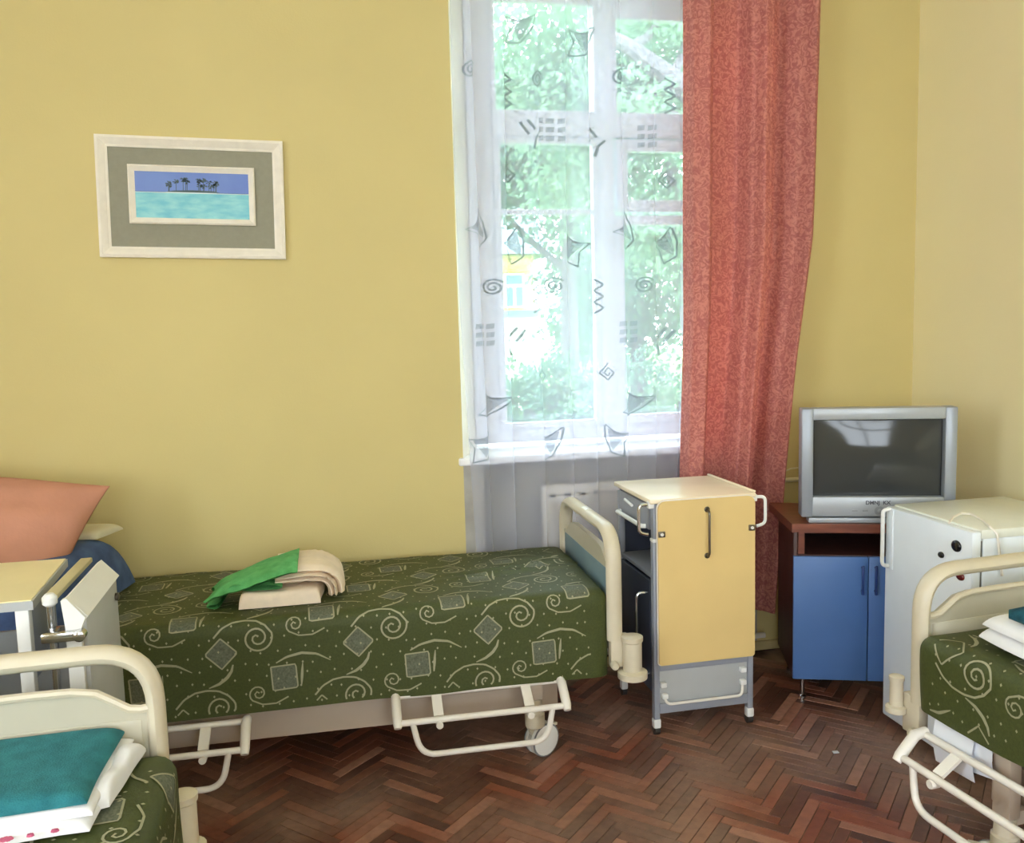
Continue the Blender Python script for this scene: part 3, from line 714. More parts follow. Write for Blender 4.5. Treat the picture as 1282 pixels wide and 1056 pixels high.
def hospital_bed(label, loc, rz, kind, dz, top, sides=(-1, 1), zr=0.275, rails=((-0.80, -0.21), (-1.90, -1.30)), roff=0.0, bump=(1.0, 1.0, 0.0)):
    b = thing('hospital_bed', label, 'bed', loc, rz, 'hospital beds')
    footboard(b, top, kind, 0.0, 'footboard', sides, bump)
    footboard(b, top+0.08, kind, -BL-0.03, 'headboard', sides, bump)
    for y in (0.07, BW-0.07-0.03):
        MB().box(-BL+0.1, -0.20, y, y+0.03, 0.155+dz, 0.295+dz, 0.006).build('side_beam', M_beam, b)
    MB().box(-BL+0.02, -0.035, 0.03, BW-0.03, 0.33+dz, 0.365+dz, 0.006).build('mattress_deck', M_beam, b)
    for x in (-0.30, -1.0, -1.72): MB().box(x-.03, x+.03, 0.10, BW-.10, 0.20+dz, 0.25+dz, 0.004).build('cross_member', M_dark, b)
    for y in (0.12, BW-0.12):
        MB().beam((-0.2, y, 0.30+dz), (-BL+0.1, y, 0.30+dz), 0.04, 0.05).build('deck_runner', M_beam, b)
        MB().beam((0.0, y, 0.40+dz), (-0.25, y, 0.40+dz), 0.035, 0.06).build('end_bracket', M_cream, b)
    MB().box(-BL, -0.05, 0.005, BW-0.005, 0.367+dz, 0.575+dz, 0.04).build('mattress', M_mattress, b)
    for x in (-0.30, -1.72):
        for y in (0.02, BW-0.02):
            castor(b, x, y, 0.5)
            MB().box(x-.028, x+.028, y-.02, y+.02, 0.22, 0.345+dz, 0.004).build('leg', M_beam, b)
        MB().box(x-.025, x+.025, 0.02, BW-.02, 0.20, 0.24, 0.004).build('axle_beam', M_beam, b)
    for x0, x1 in rails:
        if -1 in sides: side_rail(b, x0, x1, 0.0, -1, zr-(0.03 if x0 < -1 else 0), roff)
        if 1 in sides: side_rail(b, x0, x1, BW, 1, zr-(0.03 if x0 < -1 else 0), roff)
    return b
R8 = math.radians
BW = 0.69
G_LOC, G_RZ = (0.972, 2.94, 0), R8(-1.0)
hospital_bed('hospital bed along the yellow wall under the window, blue inset in its footboard', G_LOC, G_RZ, 'blue', 0.0, 0.838, (-1,), 0.29, bump=(1.15, 1.0, 0.0))
bedspread('bedspread', 'green patterned bedspread on the bed along the yellow wall, towel pile on top', G_LOC, G_RZ, 0.612, 0.292, 0.42, 21, 1.96, (-0.017, 0.213), over=(0.016, 0.004))
BW = 0.78
Rr = R8(95.0); R_LOC = (1.675+math.sin(Rr)*BW, 2.2-math.cos(Rr)*BW, 0)
hospital_bed('cream hospital bed in front of the fridge at the right edge', R_LOC, Rr, 'plain', 0.045, 0.832, (1,), 0.362, ((-0.67, -0.08), (-1.90, -1.30)), 0.05, (0.66, 0.72, 0.085))
bedspread('bedspread', 'green patterned bedspread on the bed in front of the fridge', R_LOC, Rr, 0.640, 0.42, 0.415, 31, 1.96, (0.10, 1.02), True, over=(0.014, 0.045))
Lr = R8(92.0); L_LOC = (-0.42, 2.03, 0)
hospital_bed('cream hospital bed in the near left corner holding the teal towel', L_LOC, Lr, 'plain', 0.02, 0.878, (-1, 1), 0.287)
bedspread('bedspread', 'green patterned bedspread on the near left bed under the teal towel', L_LOC, Lr, 0.632, 0.30, 0.30, 41, 1.96, (0.12, 0.30), over=(0.045, 0.014))
# ------------------------------------------------------------------ soft things
def soft_slab(name, mat, corners, zb, th, par=None, seed=1, amp=0.006, rnd=8, n=26, m2=None, sag=None, freq=(10, 30)):
    # folded cloth: four ground corners, rounded rim, uneven top
    a, b, c, d = [Vector((*p, 0)) for p in corners]; wf = wob(seed, 6, *freq); m = MB()
    def top(u, v):
        p = a*(1-u)*(1-v)+b*u*(1-v)+c*u*v+d*(1-u)*v
        U, V = 2*u-1, 2*v-1; e = max(0.0, (1-abs(U)**rnd)*(1-abs(V)**rnd))**0.5
        ww = wf(p.x, p.y); ez = sag(u, v) if sag else 0.0
        j = 0.006*wf(p.y*1.7+3, p.x*1.7)
        return Vector((p.x+j*abs(U)**4, p.y+j*abs(V)**4, zb+0.001+ez+th*e*(1+0.0)+amp*ww*e+amp*0.5*(1+ww)*(1-e)))
    def bot(u, v): t = top(u, v); return Vector((t.x, t.y, zb+(sag(u, v) if sag else 0.0)))
    cs = [0.5-0.5*math.cos(PI*i/(n-1)) for i in range(n)]
    m.add([top(u, v) for u in cs for v in cs], [(i*n+j, (i+1)*n+j, (i+1)*n+j+1, i*n+j+1) for i in range(n-1) for j in range(n-1)])
    m.add([bot(u, v) for u in cs for v in cs], [(i*n+j, i*n+j+1, (i+1)*n+j+1, (i+1)*n+j) for i in range(n-1) for j in range(n-1)])
    rim = [(i, 0) for i in range(n)]+[(n-1, j) for j in range(1, n)]+[(i, n-1) for i in range(n-2, -1, -1)]+[(0, j) for j in range(n-2, 0, -1)]
    q = len(rim); m.add([top(cs[i], cs[j]) for i, j in rim]+[bot(cs[i], cs[j]) for i, j in rim], [(k, (k+1) % q, q+(k+1) % q, q+k) for k in range(q)])
    return m.build(name, mat, par, True, 70)
def fold_roll(name, mat, path, wdir, width, th, par, seed=2):
    # thick cloth band: path is a list of points, width along wdir
    wf = wob(seed, 5, 12, 40); P = [Vector(p) for p in path]; P = fillet(P, 0.05, 5); W_ = Vector(wdir).normalized(); m = MB(); n = 14
    vs = []; N = len(P)
    for i, p in enumerate(P):
        t = (P[min(i+1, N-1)]-P[max(0, i-1)]).normalized(); nn = t.cross(W_).normalized()
        ring = []
        for k in range(2*n):
            u = (k/(n-1) if k < n else (2*n-1-k)/(n-1)); s = 1 if k < n else -1
            e = (1-abs(2*u-1)**8)**0.5
            q = p+W_*(u*width)+nn*s*(th/2)*max(0.12, e)+nn*0.004*wf(u*width*3+i*.05, i*0.11)
            ring.append(q)
        vs += ring
    q = 2*n; m.add(vs, [(i*q+k, i*q+(k+1) % q, (i+1)*q+(k+1) % q, (i+1)*q+k) for i in range(N-1) for k in range(q)]+[tuple(range(q))[::-1], tuple(range((N-1)*q, N*q))])
    return m.build(name, mat, par, True, 60)
# pile on the window-side bed: cream sheet folded over itself, green towel thrown across its left half
ZT = 0.616
sh = thing('folded_sheet', 'cream folded bed sheet under the green towel', 'sheet', (0, 0, 0))
soft_slab('lower_fold', M_sheet, [(-0.345, 3.06), (-0.065, 3.06), (-0.05, 3.34), (-0.33, 3.34)], ZT, 0.052, sh, 3, 0.006, 24)
fold_roll('inner_fold', M_sheet, [(-0.22, 3.085, ZT+.076), (-0.11, 3.08, ZT+.080), (-0.050, 3.08, ZT+.072), (-0.030, 3.08, ZT+.045), (-0.028, 3.08, ZT+.016)], (0, 1, 0), 0.26, 0.022, sh, 4)
fold_roll('outer_fold', M_sheet, [(-0.22, 3.09, ZT+.108), (-0.12, 3.085, ZT+.116), (-0.045, 3.085, ZT+.108), (0.002, 3.085, ZT+.072), (0.008, 3.085, ZT+.022)], (0, 1, 0), 0.27, 0.026, sh, 5)
fold_roll('middle_fold', M_sheet, [(-0.22, 3.075, ZT+.092), (-0.11, 3.07, ZT+.099), (-0.045, 3.07, ZT+.090), (-0.014, 3.07, ZT+.055), (-0.012, 3.07, ZT+.018)], (0, 1, 0), 0.26, 0.012, sh, 6)
gt = thing('green_towel', 'bright green terry towel lying crumpled over the cream sheet', 'towel', (0, 0, 0))
wt = wob(8, 6, 5, 14); wt2 = wob(9, 5, 9, 24)
def tz(u, v): return ZT+0.022+0.128*(max(0, u-0.04)**0.8)*(0.80+0.20*v)+0.028*math.sin(PI*min(1, v*1.1))*(1-u)
def twp(u, v, sgn, th):
    x = -0.465+0.325*u+0.035*v*(1-u)+0.02*math.sin(5*v)*(1-u); y = 3.045+0.05*(1-u)+0.25*v*(0.7+0.3*u)
    e = max(0.12, max(0, (1-abs(2*u-1)**5)*(1-abs(2*v-1)**5))**0.5)
    return Vector((x, y, tz(u, v)+0.009*wt(u*1.1, v*1.1)+0.003*wt2(u*2, v*2)+sgn*th*e))
m = MB(); m.grid(lambda u, v: twp(u, v, 1, 0.018), 34, 30); m.grid(lambda u, v: twp(u, v, -1, 0.012), 34, 30)
m.build('upper_layer', M_towelg, gt, True, 80)
m = MB()
def lowc(sgn): return lambda u, v: Vector((-0.455+0.26*u, 3.055+0.045*(1-u)+0.16*v, ZT+0.008+0.062*max(0, min(1, (u-.12)/.24))**2*(3-2*max(0, min(1, (u-.12)/.24)))+sgn*0.009*max(.2, (1-abs(2*u-1)**6)**.5)+0.004*wt(u*1.5+4, v)))
m.grid(lowc(1), 24, 12); m.grid(lowc(-1), 24, 12)
m.build('lower_layer', M_towelg, gt, True, 80)
# blue bedding and orange pillow at the head of that bed
soft = soft_slab('blue_blanket', M_bluecl, [(-1.13, 2.985), (-0.90, 2.975), (-0.77, 3.52), (-1.12, 3.54)], 0.622, 0.205, None, 14, 0.010, 5)
tag(soft, 'blue folded blanket under the orange pillow', 'blanket')
sl = soft_slab('pale_sheet', M_creamcl, [(-1.05, 3.40), (-0.86, 3.37), (-0.80, 3.52), (-1.05, 3.56)], 0.832, 0.03, None, 15, 0.006, 6)
tag(sl, 'pale striped sheet fold lying on the blue blanket by the wall', 'sheet')
def pillow(name, mat, c, wd, ht, th, tilt, lean, label):
    m = MB(); n = 30; wf = wob(17, 6, 5, 16); cs = [math.sin(PI/2*(2*i/(n-1)-1)) for i in range(n)]
    for s in (1, -1):
        def fn(i, j, s=s):
            u, v = cs[i], cs[j]; pin = 1-0.045*(1-abs(v)**2.2)*abs(u)**3; pin2 = 1-0.05*(1-abs(u)**2.2)*abs(v)**3
            e = ((1-abs(u)**2.6)*(1-abs(v)**2.6)); e = max(0, e)**0.55
            return Vector((u*wd/2*pin*(1+0.15*v), -s*(th/2)*e*(1+0.16*wf(u, v+s))-0.0015*s, v*ht/2*pin2+0.012*wf(u*2, v*2)*e))
        m.add([fn(i, j) for i in range(n) for j in range(n)], [(i*n+j, (i+1)*n+j, (i+1)*n+j+1, i*n+j+1) if s > 0 else (i*n+j, i*n+j+1, (i+1)*n+j+1, (i+1)*n+j) for i in range(n-1) for j in range(n-1)])
    o = m.build(name, mat, None, True, 80); o.location = c; o.rotation_euler = (lean, tilt, 0); tag(o, label, 'pillow'); return o
pillow('pillow', M_orange, (-1.205, 3.24, 0.905), 0.66, 0.45, 0.19, R8(10), R8(-32), 'orange pillow leaning on the yellow wall above the tray table')
# near left bed: teal towel over a flowered white sheet
LT = 0.64
fs = thing('flowered_sheet', 'white sheet with pink flowers under the teal towel', 'sheet', (0, 0, 0))
so = soft_slab('lower_fold', M_whitecl, [(-1.02, 1.655), (-0.478, 1.675), (-0.475, 1.99), (-1.0, 1.99)], LT, 0.02, fs, 22, 0.004, 14)
soft_slab('upper_fold', M_whitecl, [(-1.0, 1.668), (-0.478, 1.69), (-0.468, 2.0), (-1.0, 2.0)], LT+0.021, 0.018, fs, 23, 0.006, 12)
soft_slab('side_fold', M_whitecl, [(-0.495, 1.745), (-0.462, 1.755), (-0.437, 1.985), (-0.485, 1.985)], LT+0.001, 0.036, fs, 24, 0.012, 4, freq=(25, 60))
M_pink = pmat('flower_pink', (214,104,138), 0.9, var=0.1)
M_pinkp = pmat('flower_pale', (222,176,160), 0.9, var=0.1)
for k, (x, y) in enumerate(((-0.615, 1.663), (-0.70, 1.659), (-0.535, 1.671), (-0.655, 1.661), (-0.575, 1.666))):
    f = MB(); rgf = random.Random(k)
    for q in range(7):
        a = 2*PI*q/7; r_ = (0.007, 0.005, 0.004, 0.005, 0.0035)[k]
        f.lathe([(0.003, -0.001), (r_*0.8, 0.0), (r_*0.6, 0.0022), (0.002, 0.003)], (x+1.1*r_*math.cos(a), y-0.004+0.6*r_*math.sin(a), LT+0.014), 'z', 8)
    f.build('flower_print', M_pink if k % 2 == 0 else M_pinkp, so)
tt = soft_slab('teal_towel', M_teal, [(-1.02, 1.672), (-0.488, 1.70), (-0.485, 2.0), (-1.02, 2.0)], LT+0.041, 0.026, None, 25, 0.005, 14)
tag(tt, 'teal terry towel folded flat on the near left bed', 'towel')
# right bed: white folded towel with a rolled teal one
RT0 = 0.664
wt_ = thing('white_towel', 'white folded towel on the bed in front of the fridge', 'towel', (0, 0, 0))
soft_slab('lower_fold', M_whitecl, [(1.722, 1.80), (2.25, 1.83), (2.22, 2.07), (1.742, 2.045)], RT0, 0.034, wt_, 33, 0.005, 10)
soft_slab('upper_fold', M_whitecl, [(1.735, 1.81), (2.24, 1.84), (2.21, 2.065), (1.748, 2.04)], RT0+0.036, 0.028, wt_, 34, 0.004, 10)
tr = MB().tube(fillet([(1.765, 1.965, RT0+0.088), (1.83, 1.90, RT0+0.092), (1.90, 1.80, RT0+0.09)], 0.05, 5), [0.012]+[0.028]*6+[0.024], 16).build('rolled_teal_towel', M_tealdk)
tag(tr, 'dark teal rolled towel lying on the white towel', 'towel')
# white sheet of paper and its board hooked on the right bed rail
def local(loc, rz, p):
    c, s = math.cos(rz), math.sin(rz); return Vector((loc[0]+c*p[0]-s*p[1], loc[1]+s*p[0]+c*p[1], loc[2]+p[2]))
pc = thing('paper_chart', 'white paper sheets clipped under the bedspread on the right bed rail', 'paper', R_LOC, Rr)
for k, (x0, x1, y, z0, z1) in enumerate(((-0.235, -0.10, BW+0.022, 0.285, 0.435), (-0.285, -0.19, BW+0.006, 0.315, 0.435))):
    m = MB(); m.grid(lambda u, v: Vector((x0+(x1-x0)*u, y+0.012*math.sin(PI*v)+0.006*u, z0+(z1-z0)*v-0.015*u*(k))), 8, 8)
    m.grid(lambda u, v: Vector((x0+(x1-x0)*u, y-0.0012+0.012*math.sin(PI*v)+0.006*u, z0+(z1-z0)*v-0.015*u*(k))), 8, 8)
    m.build('sheet', M_paper, pc)
# ------------------------------------------------------------------ bedside locker with the folded-down leaf
cb = thing('bedside_locker', 'grey bedside locker with folded yellow table leaf, beside the window bed', 'bedside locker', (1.147, 3.0, 0), 0)
CW, CDp = 0.405, 0.405
for x in (0.0, CW-0.022):
    for y in (0.0, CDp-0.03):
        zt = 0.75 if y == 0 else 0.88
        p = MB().box(x, x+0.022, y, y+0.03, 0.062, zt, 0.003).build('post', M_grey, cb)
        if y == 0: MB().box(x-0.002, x+0.024, y-0.002, y+0.032, zt, zt+0.014, 0.004).build('post_cap', M_plast, p)
        c = MB().box(x-0.004, x+0.026, y-0.003, y+0.028, 0.028, 0.066, 0.007).build('castor', M_plast, cb)
        MB().lathe([(0.012, -0.012), (0.020, -0.010), (0.020, 0.010), (0.012, 0.012)], (x+0.011, y+0.016, 0.020), 'x', 14).build('wheel', M_dark, c)
MB().box(0.012, CW-0.005, 0.035, CDp-0.005, 0.15, 0.165).build('floor_shelf', M_dgrey, cb, False)
MB().box(CW-0.02, CW-0.005, 0.035, CDp-0.005, 0.165, 0.89).build('closed_side', M_grey, cb, False)
MB().box(0.012, CW-0.02, CDp-0.02, CDp-0.005, 0.165, 0.89).build('end_panel', M_dgrey, cb, False)
MB().box(0.012, CW-0.02, 0.022, 0.035, 0.165, 0.89).build('end_panel', M_grey, cb, False)
MB().box(0.005, CW-0.02, 0.035, CDp-0.02, 0.605, 0.622, 0.003).build('shelf', M_grey, cb)
dr = MB().box(0.0, 0.36, 0.045, CDp-0.025, 0.79, 0.885, 0.004).build('drawer', M_grey, cb)
MB().tube([(-0.002, 0.07, 0.80), (-0.018, 0.075, 0.80), (-0.018, CDp-.05, 0.80), (-0.002, CDp-.045, 0.80)], 0.009, 8).build('drawer_handle', M_plast, dr)
MB().tube([(-0.004, 0.30, 0.86), (-0.010, 0.20, 0.855)], 0.006, 6).build('drawer_catch', M_plast, dr)
dd = MB().box(0.0, 0.014, 0.04, CDp-0.02, 0.17, 0.595, 0.003).build('door', M_dgrey, cb)
MB().tube(fillet([(0.0, 0.06, 0.545), (-0.045, 0.062, 0.545), (-0.045, 0.062, 0.225), (0.0, 0.06, 0.225)], 0.02, 5), 0.0055, 8).build('door_handle', M_chrome, dd)
tp = MB().box(-0.012, CW+0.008, -0.005, CDp+0.008, 0.897, 0.915, 0.004).build('top_board', M_top, cb)
MB().box(CW-0.002, CW+0.010, 0.0, CDp+0.008, 0.915, 0.923, 0.003).build('top_lip', M_top, tp)
lf = MB().prism([(x, -0.022, z) for x, z in arc_poly(0.012, CW-0.005, 0.283, 0.908, (0.012, 0.012, 0.03, 0.03))], (0, 0.017, 0)).build('table_leaf', M_leaf, cb, True, 30)
MB().prism([(x, -0.0145, z) for x, z in arc_poly(0.009, CW-0.002, 0.280, 0.911, (0.013, 0.013, 0.032, 0.032))], (0, 0.006, 0)).build('edge_band', M_creamw, lf, True, 30)
MB().tube(fillet([(0.205, -0.022, 0.868), (0.205, -0.044, 0.862), (0.205, -0.044, 0.700), (0.205, -0.022, 0.692)], 0.012, 4), 0.0048, 8).build('leaf_handle', M_dchrome, lf)
for z in (0.868, 0.692): MB().lathe([(0.009, -0.026), (0.011, -0.024), (0.011, -0.020), (0.008, -0.018)], (0.205, 0.0, z), 'y', 12).build('handle_boss', M_dchrome, lf)
for x0, x1 in ((0.012, 0.038), (CW-0.032, CW-0.008)):
    k = MB().box(x0, x1, -0.028, -0.020, 0.775, 0.797, 0.002).build('hinge_clip', M_dchrome, lf)
    MB().lathe([(0.004, -0.032), (0.0065, -0.030), (0.0065, -0.027)], ((x0+x1)/2, 0, 0.786), 'y', 10).build('screw', M_plast, k)
for x, s in ((-0.004, -1), (CW+0.004, 1)):
    hb = MB().tube(fillet([(x, 0.012, 0.895), (x+s*0.048, 0.008, 0.895), (x+s*0.048, 0.008, 0.790), (x+s*0.012, 0.010, 0.782)], 0.02, 5), 0.0065, 8).build('side_handle', M_plast if s > 0 else M_chrome, cb)
    MB().box(x-0.012 if s > 0 else x-0.012, x+0.012, 0.0, 0.024, 0.880, 0.906, 0.003).build('handle_mount', M_plast, hb)
MB().box(0.002 , 0.022, 0.0, 0.03, 0.764, 0.895, 0.003).build('upper_post', M_grey, cb); MB().box(CW-0.022, CW-0.002, 0.0, 0.03, 0.764, 0.895, 0.003).build('upper_post', M_grey, cb)
MB().box(0.022, CW-0.022, 0.008, 0.018, 0.098, 0.255, 0.002).build('lower_panel', M_lgrey, cb)
MB().box(0.022, CW-0.022, 0.0, 0.022, 0.252, 0.278, 0.003).build('cross_bar', M_grey, cb)
MB().box(0.022, CW-0.022, 0.0, 0.022, 0.085, 0.125, 0.003).build('cross_bar', M_grey, cb)
wr = MB().tube(fillet([(0.035, 0.0, 0.165), (0.042, -0.016, 0.128), (CW-0.055, -0.016, 0.128), (CW-0.045, 0.0, 0.172)], 0.02, 4), 0.0055, 8).build('wire_rack', M_creamw, cb)
for x, z in ((0.035, 0.20), (0.04, 0.155), (CW-0.045, 0.225), (CW-0.045, 0.175)): MB().box(x-.012, x+.012, -0.012, 0.010, z-.010, z+.010, 0.004).build('clip', M_plast, wr)
# ------------------------------------------------------------------ second locker with its leaf raised as a tray, near left
lk = thing('overbed_locker', 'white and grey bedside locker with raised cream tray leaf, by the orange pillow', 'bedside locker', (-0.608, 2.245, 0), R8(1.5))
MB().box(-0.030, -0.002, 0.004, 0.355, 0.06, 0.884, 0.003).build('side_panel', M_lgrey, lk)
MB().box(-0.44, -0.42, 0.0, 0.355, 0.06, 0.86, 0.003).build('side_panel', M_lgrey, lk)
MB().box(-0.42, -0.030, 0.335, 0.35, 0.08, 0.76, 0.002).build('back_panel', M_lgrey, lk)
for z in (0.10, 0.46): MB().box(-0.42, -0.030, 0.01, 0.335, z, z+0.016, 0.002).build('shelf', M_grey, lk)
MB().prism([(-0.040, -0.004, 0.934), (0.004, -0.004, 0.884), (-0.004, -0.004, 0.874), (-0.052, -0.004, 0.926)], (0, 0.372, 0)).build('sloped_cover', M_plast, lk, True, 25)
MB().prism([(-0.052, -0.016, 0.93), (-0.040, -0.016, 0.936), (0.0, -0.016, 0.884), (-0.012, -0.016, 0.855), (-0.012, -0.016, 0.07), (-0.046, -0.016, 0.07), (-0.046, -0.016, 0.86)], (0, 0.02, 0)).build('front_cheek', M_plast, lk, True, 25)
MB().lathe([(0.004, 0.0), (0.011, 0.002), (0.011, 0.010), (0.004, 0.013)], (-0.003, 0.325, 0.835), 'x', 12).build('side_screw', M_dchrome, lk)
MB().tube([(-0.092, 0.045, 0.10), (-0.092, 0.045, 0.905)], 0.0095, 12).build('upright_tube', M_chrome, lk)
MB().lathe([(0.011, 0.904), (0.0175, 0.910), (0.0175, 0.926), (0.010, 0.935)], (-0.092, 0.045, 0), 'z', 16).build('tube_cap', M_plast, lk)
MB().box(-0.116, -0.084, 0.06, 0.46, 0.908, 0.922, 0.003).build('swing_bar', M_bar, lk)
cl = MB().box(-0.098, -0.010, -0.036, -0.014, 0.833, 0.858, 0.006).build('clamp', M_chrome, lk)
MB().lathe([(0.009, -0.04), (0.014, -0.037), (0.014, -0.012), (0.009, -0.009)], (-0.012, 0, 0.845), 'y', 12).build('clamp_knob', M_chrome, cl)
MB().box(-0.094, -0.070, -0.032, 0.045, 0.838, 0.852, 0.003).build('clamp_arm', M_chrome, cl)
tl = MB().prism([(-0.55, 0.055, 0.905), (-0.137, 0.055, 0.905), (-0.160, 0.475, 0.905), (-0.55, 0.49, 0.905)], (0, 0, 0.016)).build('tray_leaf', M_leafpale, lk, True, 30)
MB().prism([(-0.553, 0.051, 0.896), (-0.132, 0.051, 0.896), (-0.156, 0.479, 0.896), (-0.553, 0.494, 0.896)], (0, 0, 0.022)).build('edge_band', M_lgrey, tl, True, 30)
MB().box(-0.178, -0.146, 0.06, 0.09, 0.06, 0.897, 0.004).build('tray_post', M_plast, lk)
MB().box(-0.166, -0.154, 0.09, 0.32, 0.70, 0.88, 0.002).build('tray_bracket', M_grey, lk)
for x in (-0.43, -0.016):
    for y in (0.02, 0.33): MB().lathe([(0.012, -0.012), (0.03, -0.010), (0.03, 0.010), (0.012, 0.012)], (x, y, 0.030), 'x', 14).build('castor', M_rubber, lk)
# ------------------------------------------------------------------ television and its stand
TVR = R8(-20)
st = thing('tv_stand', 'red-brown television stand with blue doors in the corner', 'tv stand', (1.80, 3.135, 0), TVR)
SD, SW = 0.40, 0.64
MB().box(0.0, 0.016, 0.02, SD, 0.10, 0.715, 0.002).build('side_panel', M_dwood, st)
MB().box(SW-0.016, SW, 0.02, SD, 0.10, 0.715, 0.002).build('side_panel', M_dwood, st)
MB().box(0.016, SW-0.016, 0.02, SD, 0.10, 0.116).build('bottom_board', M_dwood, st, False)
MB().box(0.016, SW-0.016, 0.02, SD, 0.60, 0.616).build('shelf', M_dwood, st, False)
MB().box(0.016, SW-0.016, SD-0.012, SD, 0.116, 0.715).build('back_panel', M_dwood, st, False)
MB().box(0.02, 0.045, 0.03, 0.05, 0.616, 0.715).build('upright', M_redwood, st, False)
MB().prism([(-0.012, -0.015, 0.715), (SW+0.01, -0.015, 0.715), (SW+0.01, SD+0.01, 0.715), (-0.04, SD+0.01, 0.715)], (0, 0, 0.034)).build('top_board', M_redwood, st, False)
for x0, x1, hx in ((-0.002, 0.285, 0.262), (0.289, 0.576, 0.312)):
    d = MB().box(x0, x1, 0.0, 0.018, 0.10, 0.612, 0.0015).build('door', M_blue, st)
    h = MB().box(hx-0.005, hx+0.005, -0.022, -0.014, 0.462, 0.582, 0.003).build('handle', M_dblue, d)
    for z in (0.475, 0.57): MB().lathe([(0.004, -0.016), (0.004, 0.0)], (hx, 0, z), 'y', 8).build('handle_post', M_dblue, h)
for x, y in ((0.045, 0.05), (SW-0.045, 0.05), (0.045, SD-.05), (SW-0.045, SD-.05)):
    MB().lathe([(0.015, 0.0), (0.015, 0.012), (0.010, 0.016), (0.010, 0.095), (0.018, 0.10)], (x, y, 0), 'z', 14).build('leg', M_chrome, st)
tv = thing('television', 'silver box television on the red-brown corner stand', 'television', (1.827, 3.135, 0.749), TVR)
TW, TH = 0.582, 0.462
MB().box(0.03, TW-0.03, -0.004, 0.05, 0.0, 0.022, 0.006).build('foot', M_silver2, tv)
MB().box(0.042, TW-0.042, -0.012, 0.06, TH-0.047, TH, 0.006).build('bezel_top', M_silver2, tv); MB().box(0.042, TW-0.042, -0.012, 0.06, 0.028, 0.108, 0.006).build('bezel_bottom', M_silver2, tv)
for a, b in ((0.0, 0.045), (TW-0.045, TW)): MB().box(a, b, -0.014, 0.06, 0.026, TH, 0.006).build('side_strip', M_silver, tv)
MB().box(0.045, TW-0.045, 0.022, 0.055, 0.10, TH-0.04).build('screen_surround', M_black, tv, False)
def scr(u, v):
    x, z = 0.052+(TW-0.104)*u, 0.112+(TH-0.047-0.116)*v; U, V = 2*u-1, 2*v-1
    return Vector((x, 0.010-0.012*(1-U*U)*(1-V*V)+0.004*(U*U+V*V), z))
MB().grid(scr, 20, 16).build('screen', M_screen, tv, True, 80)
bk = MB(); n_ = 8
sec = [(0.05, TW/2-0.004, 0.030, TH-0.004), (0.13, TW/2-0.02, 0.03, TH-0.02), (0.20, TW/2-0.10, 0.03, TH-0.08), (0.33, TW/2-0.17, 0.03, TH-0.17)]
bk.add([(TW/2+sx*hw, y, z) for y, hw, z0, z1 in sec for sx, z in ((-1, z0), (1, z0), (1, z1), (-1, z1))],
       [(4*i+j, 4*i+(j+1) % 4, 4*i+4+(j+1) % 4, 4*i+4+j) for i in range(3) for j in range(4)]+[(12,13,14,15), (3,2,1,0)])
bk.build('rear_shell', M_silver, tv, True, 20)
for x in (0.205, 0.245, 0.345): MB().box(x-.011, x+.011, -0.0145, -0.010, 0.049, 0.057, 0.002).build('button', M_inkl, tv)
MB().lathe([(0.019, -0.0135), (0.019, -0.0155), (0.013, -0.0155), (0.013, -0.0135)], (0.298, 0, 0.052), 'y', 20).build('dial_ring', M_inkl, tv)
MB().lathe([(0.006, -0.0135), (0.009, -0.0165), (0.004, -0.018)], (0.298, 0, 0.052), 'y', 16).build('dial', M_silver2, tv)
tx = bpy.data.curves.new('lettering', 'FONT'); tx.body = 'DMNJ  KX'; tx.size = 0.021; tx.extrude = 0.0004; tx.offset = 0.0005; tx.align_x = 'CENTER'
to = bpy.data.objects.new('lettering', tx); COL.objects.link(to); dg = bpy.context.evaluated_depsgraph_get(); dg.update()
me = bpy.data.meshes.new_from_object(to.evaluated_get(dg)); bpy.data.objects.remove(to)
to = bpy.data.objects.new('lettering', me); COL.objects.link(to); me.materials.clear(); me.materials.append(M_ink); to.parent = tv
to.location = (0.292, -0.0126, 0.078); to.rotation_euler = (PI/2, 0, 0)
# ------------------------------------------------------------------ fridge
FX, FYn, FYf, FZ = 2.034, 2.43, 2.885, 0.857
fg = thing('fridge', 'small white fridge standing behind the right bed footboard', 'fridge', (FX, FYn, 0))
FWd = FYf-FYn
MB().box(0.045, 0.51, 0.004, FWd-0.004, 0.045, FZ-0.03, 0.008).build('body', M_fridge, fg)
MB().box(0.034, 0.515, 0.0, FWd, FZ-0.032, FZ, 0.006).build('top_plate', M_fridgetop, fg)
dr = MB().box(0.0, 0.036, 0.0, FWd, 0.035, FZ-0.006, 0.007).build('door', M_fridge, fg)
MB().box(0.036, 0.045, 0.008, FWd-0.008, 0.05, FZ-0.04).build('door_seal', M_rubber, fg, False)
MB().tube(fillet([(0.002, FWd-0.028, FZ-0.012), (-0.028, FWd-0.024, FZ-0.014), (-0.028, FWd-0.024, FZ-0.225), (0.002, FWd-0.028, FZ-0.23)], 0.018, 5), 0.0075, 8).build('door_handle', M_plast, dr)
MB().box(-0.004, 0.004, FWd-0.05, FWd-0.03, FZ-0.24, FZ-0.012, 0.003).build('handle_recess', M_fridge, dr)
for x in (0.07, 0.47):
    for y in (0.04, FWd-0.04): MB().lathe([(0.018, 0), (0.018, 0.03), (0.012, 0.05)], (x, y, 0), 'z', 12).build('foot', M_black, fg)
def magnet(px, py, ry, rz_, mt, label):
    p = onX(px, py, FX); o = MB().lathe([(0.003, -0.010), (0.010, -0.0085), (0.0135, -0.005), (0.014, -0.001)], (0, 0, 0), 'x', 20).build('fridge_magnet', mt)
    o.location = (FX, p.y, p.z); o.scale = (1, ry/0.014, rz_/0.014); tag(o, label, 'magnet', 'fridge magnets')
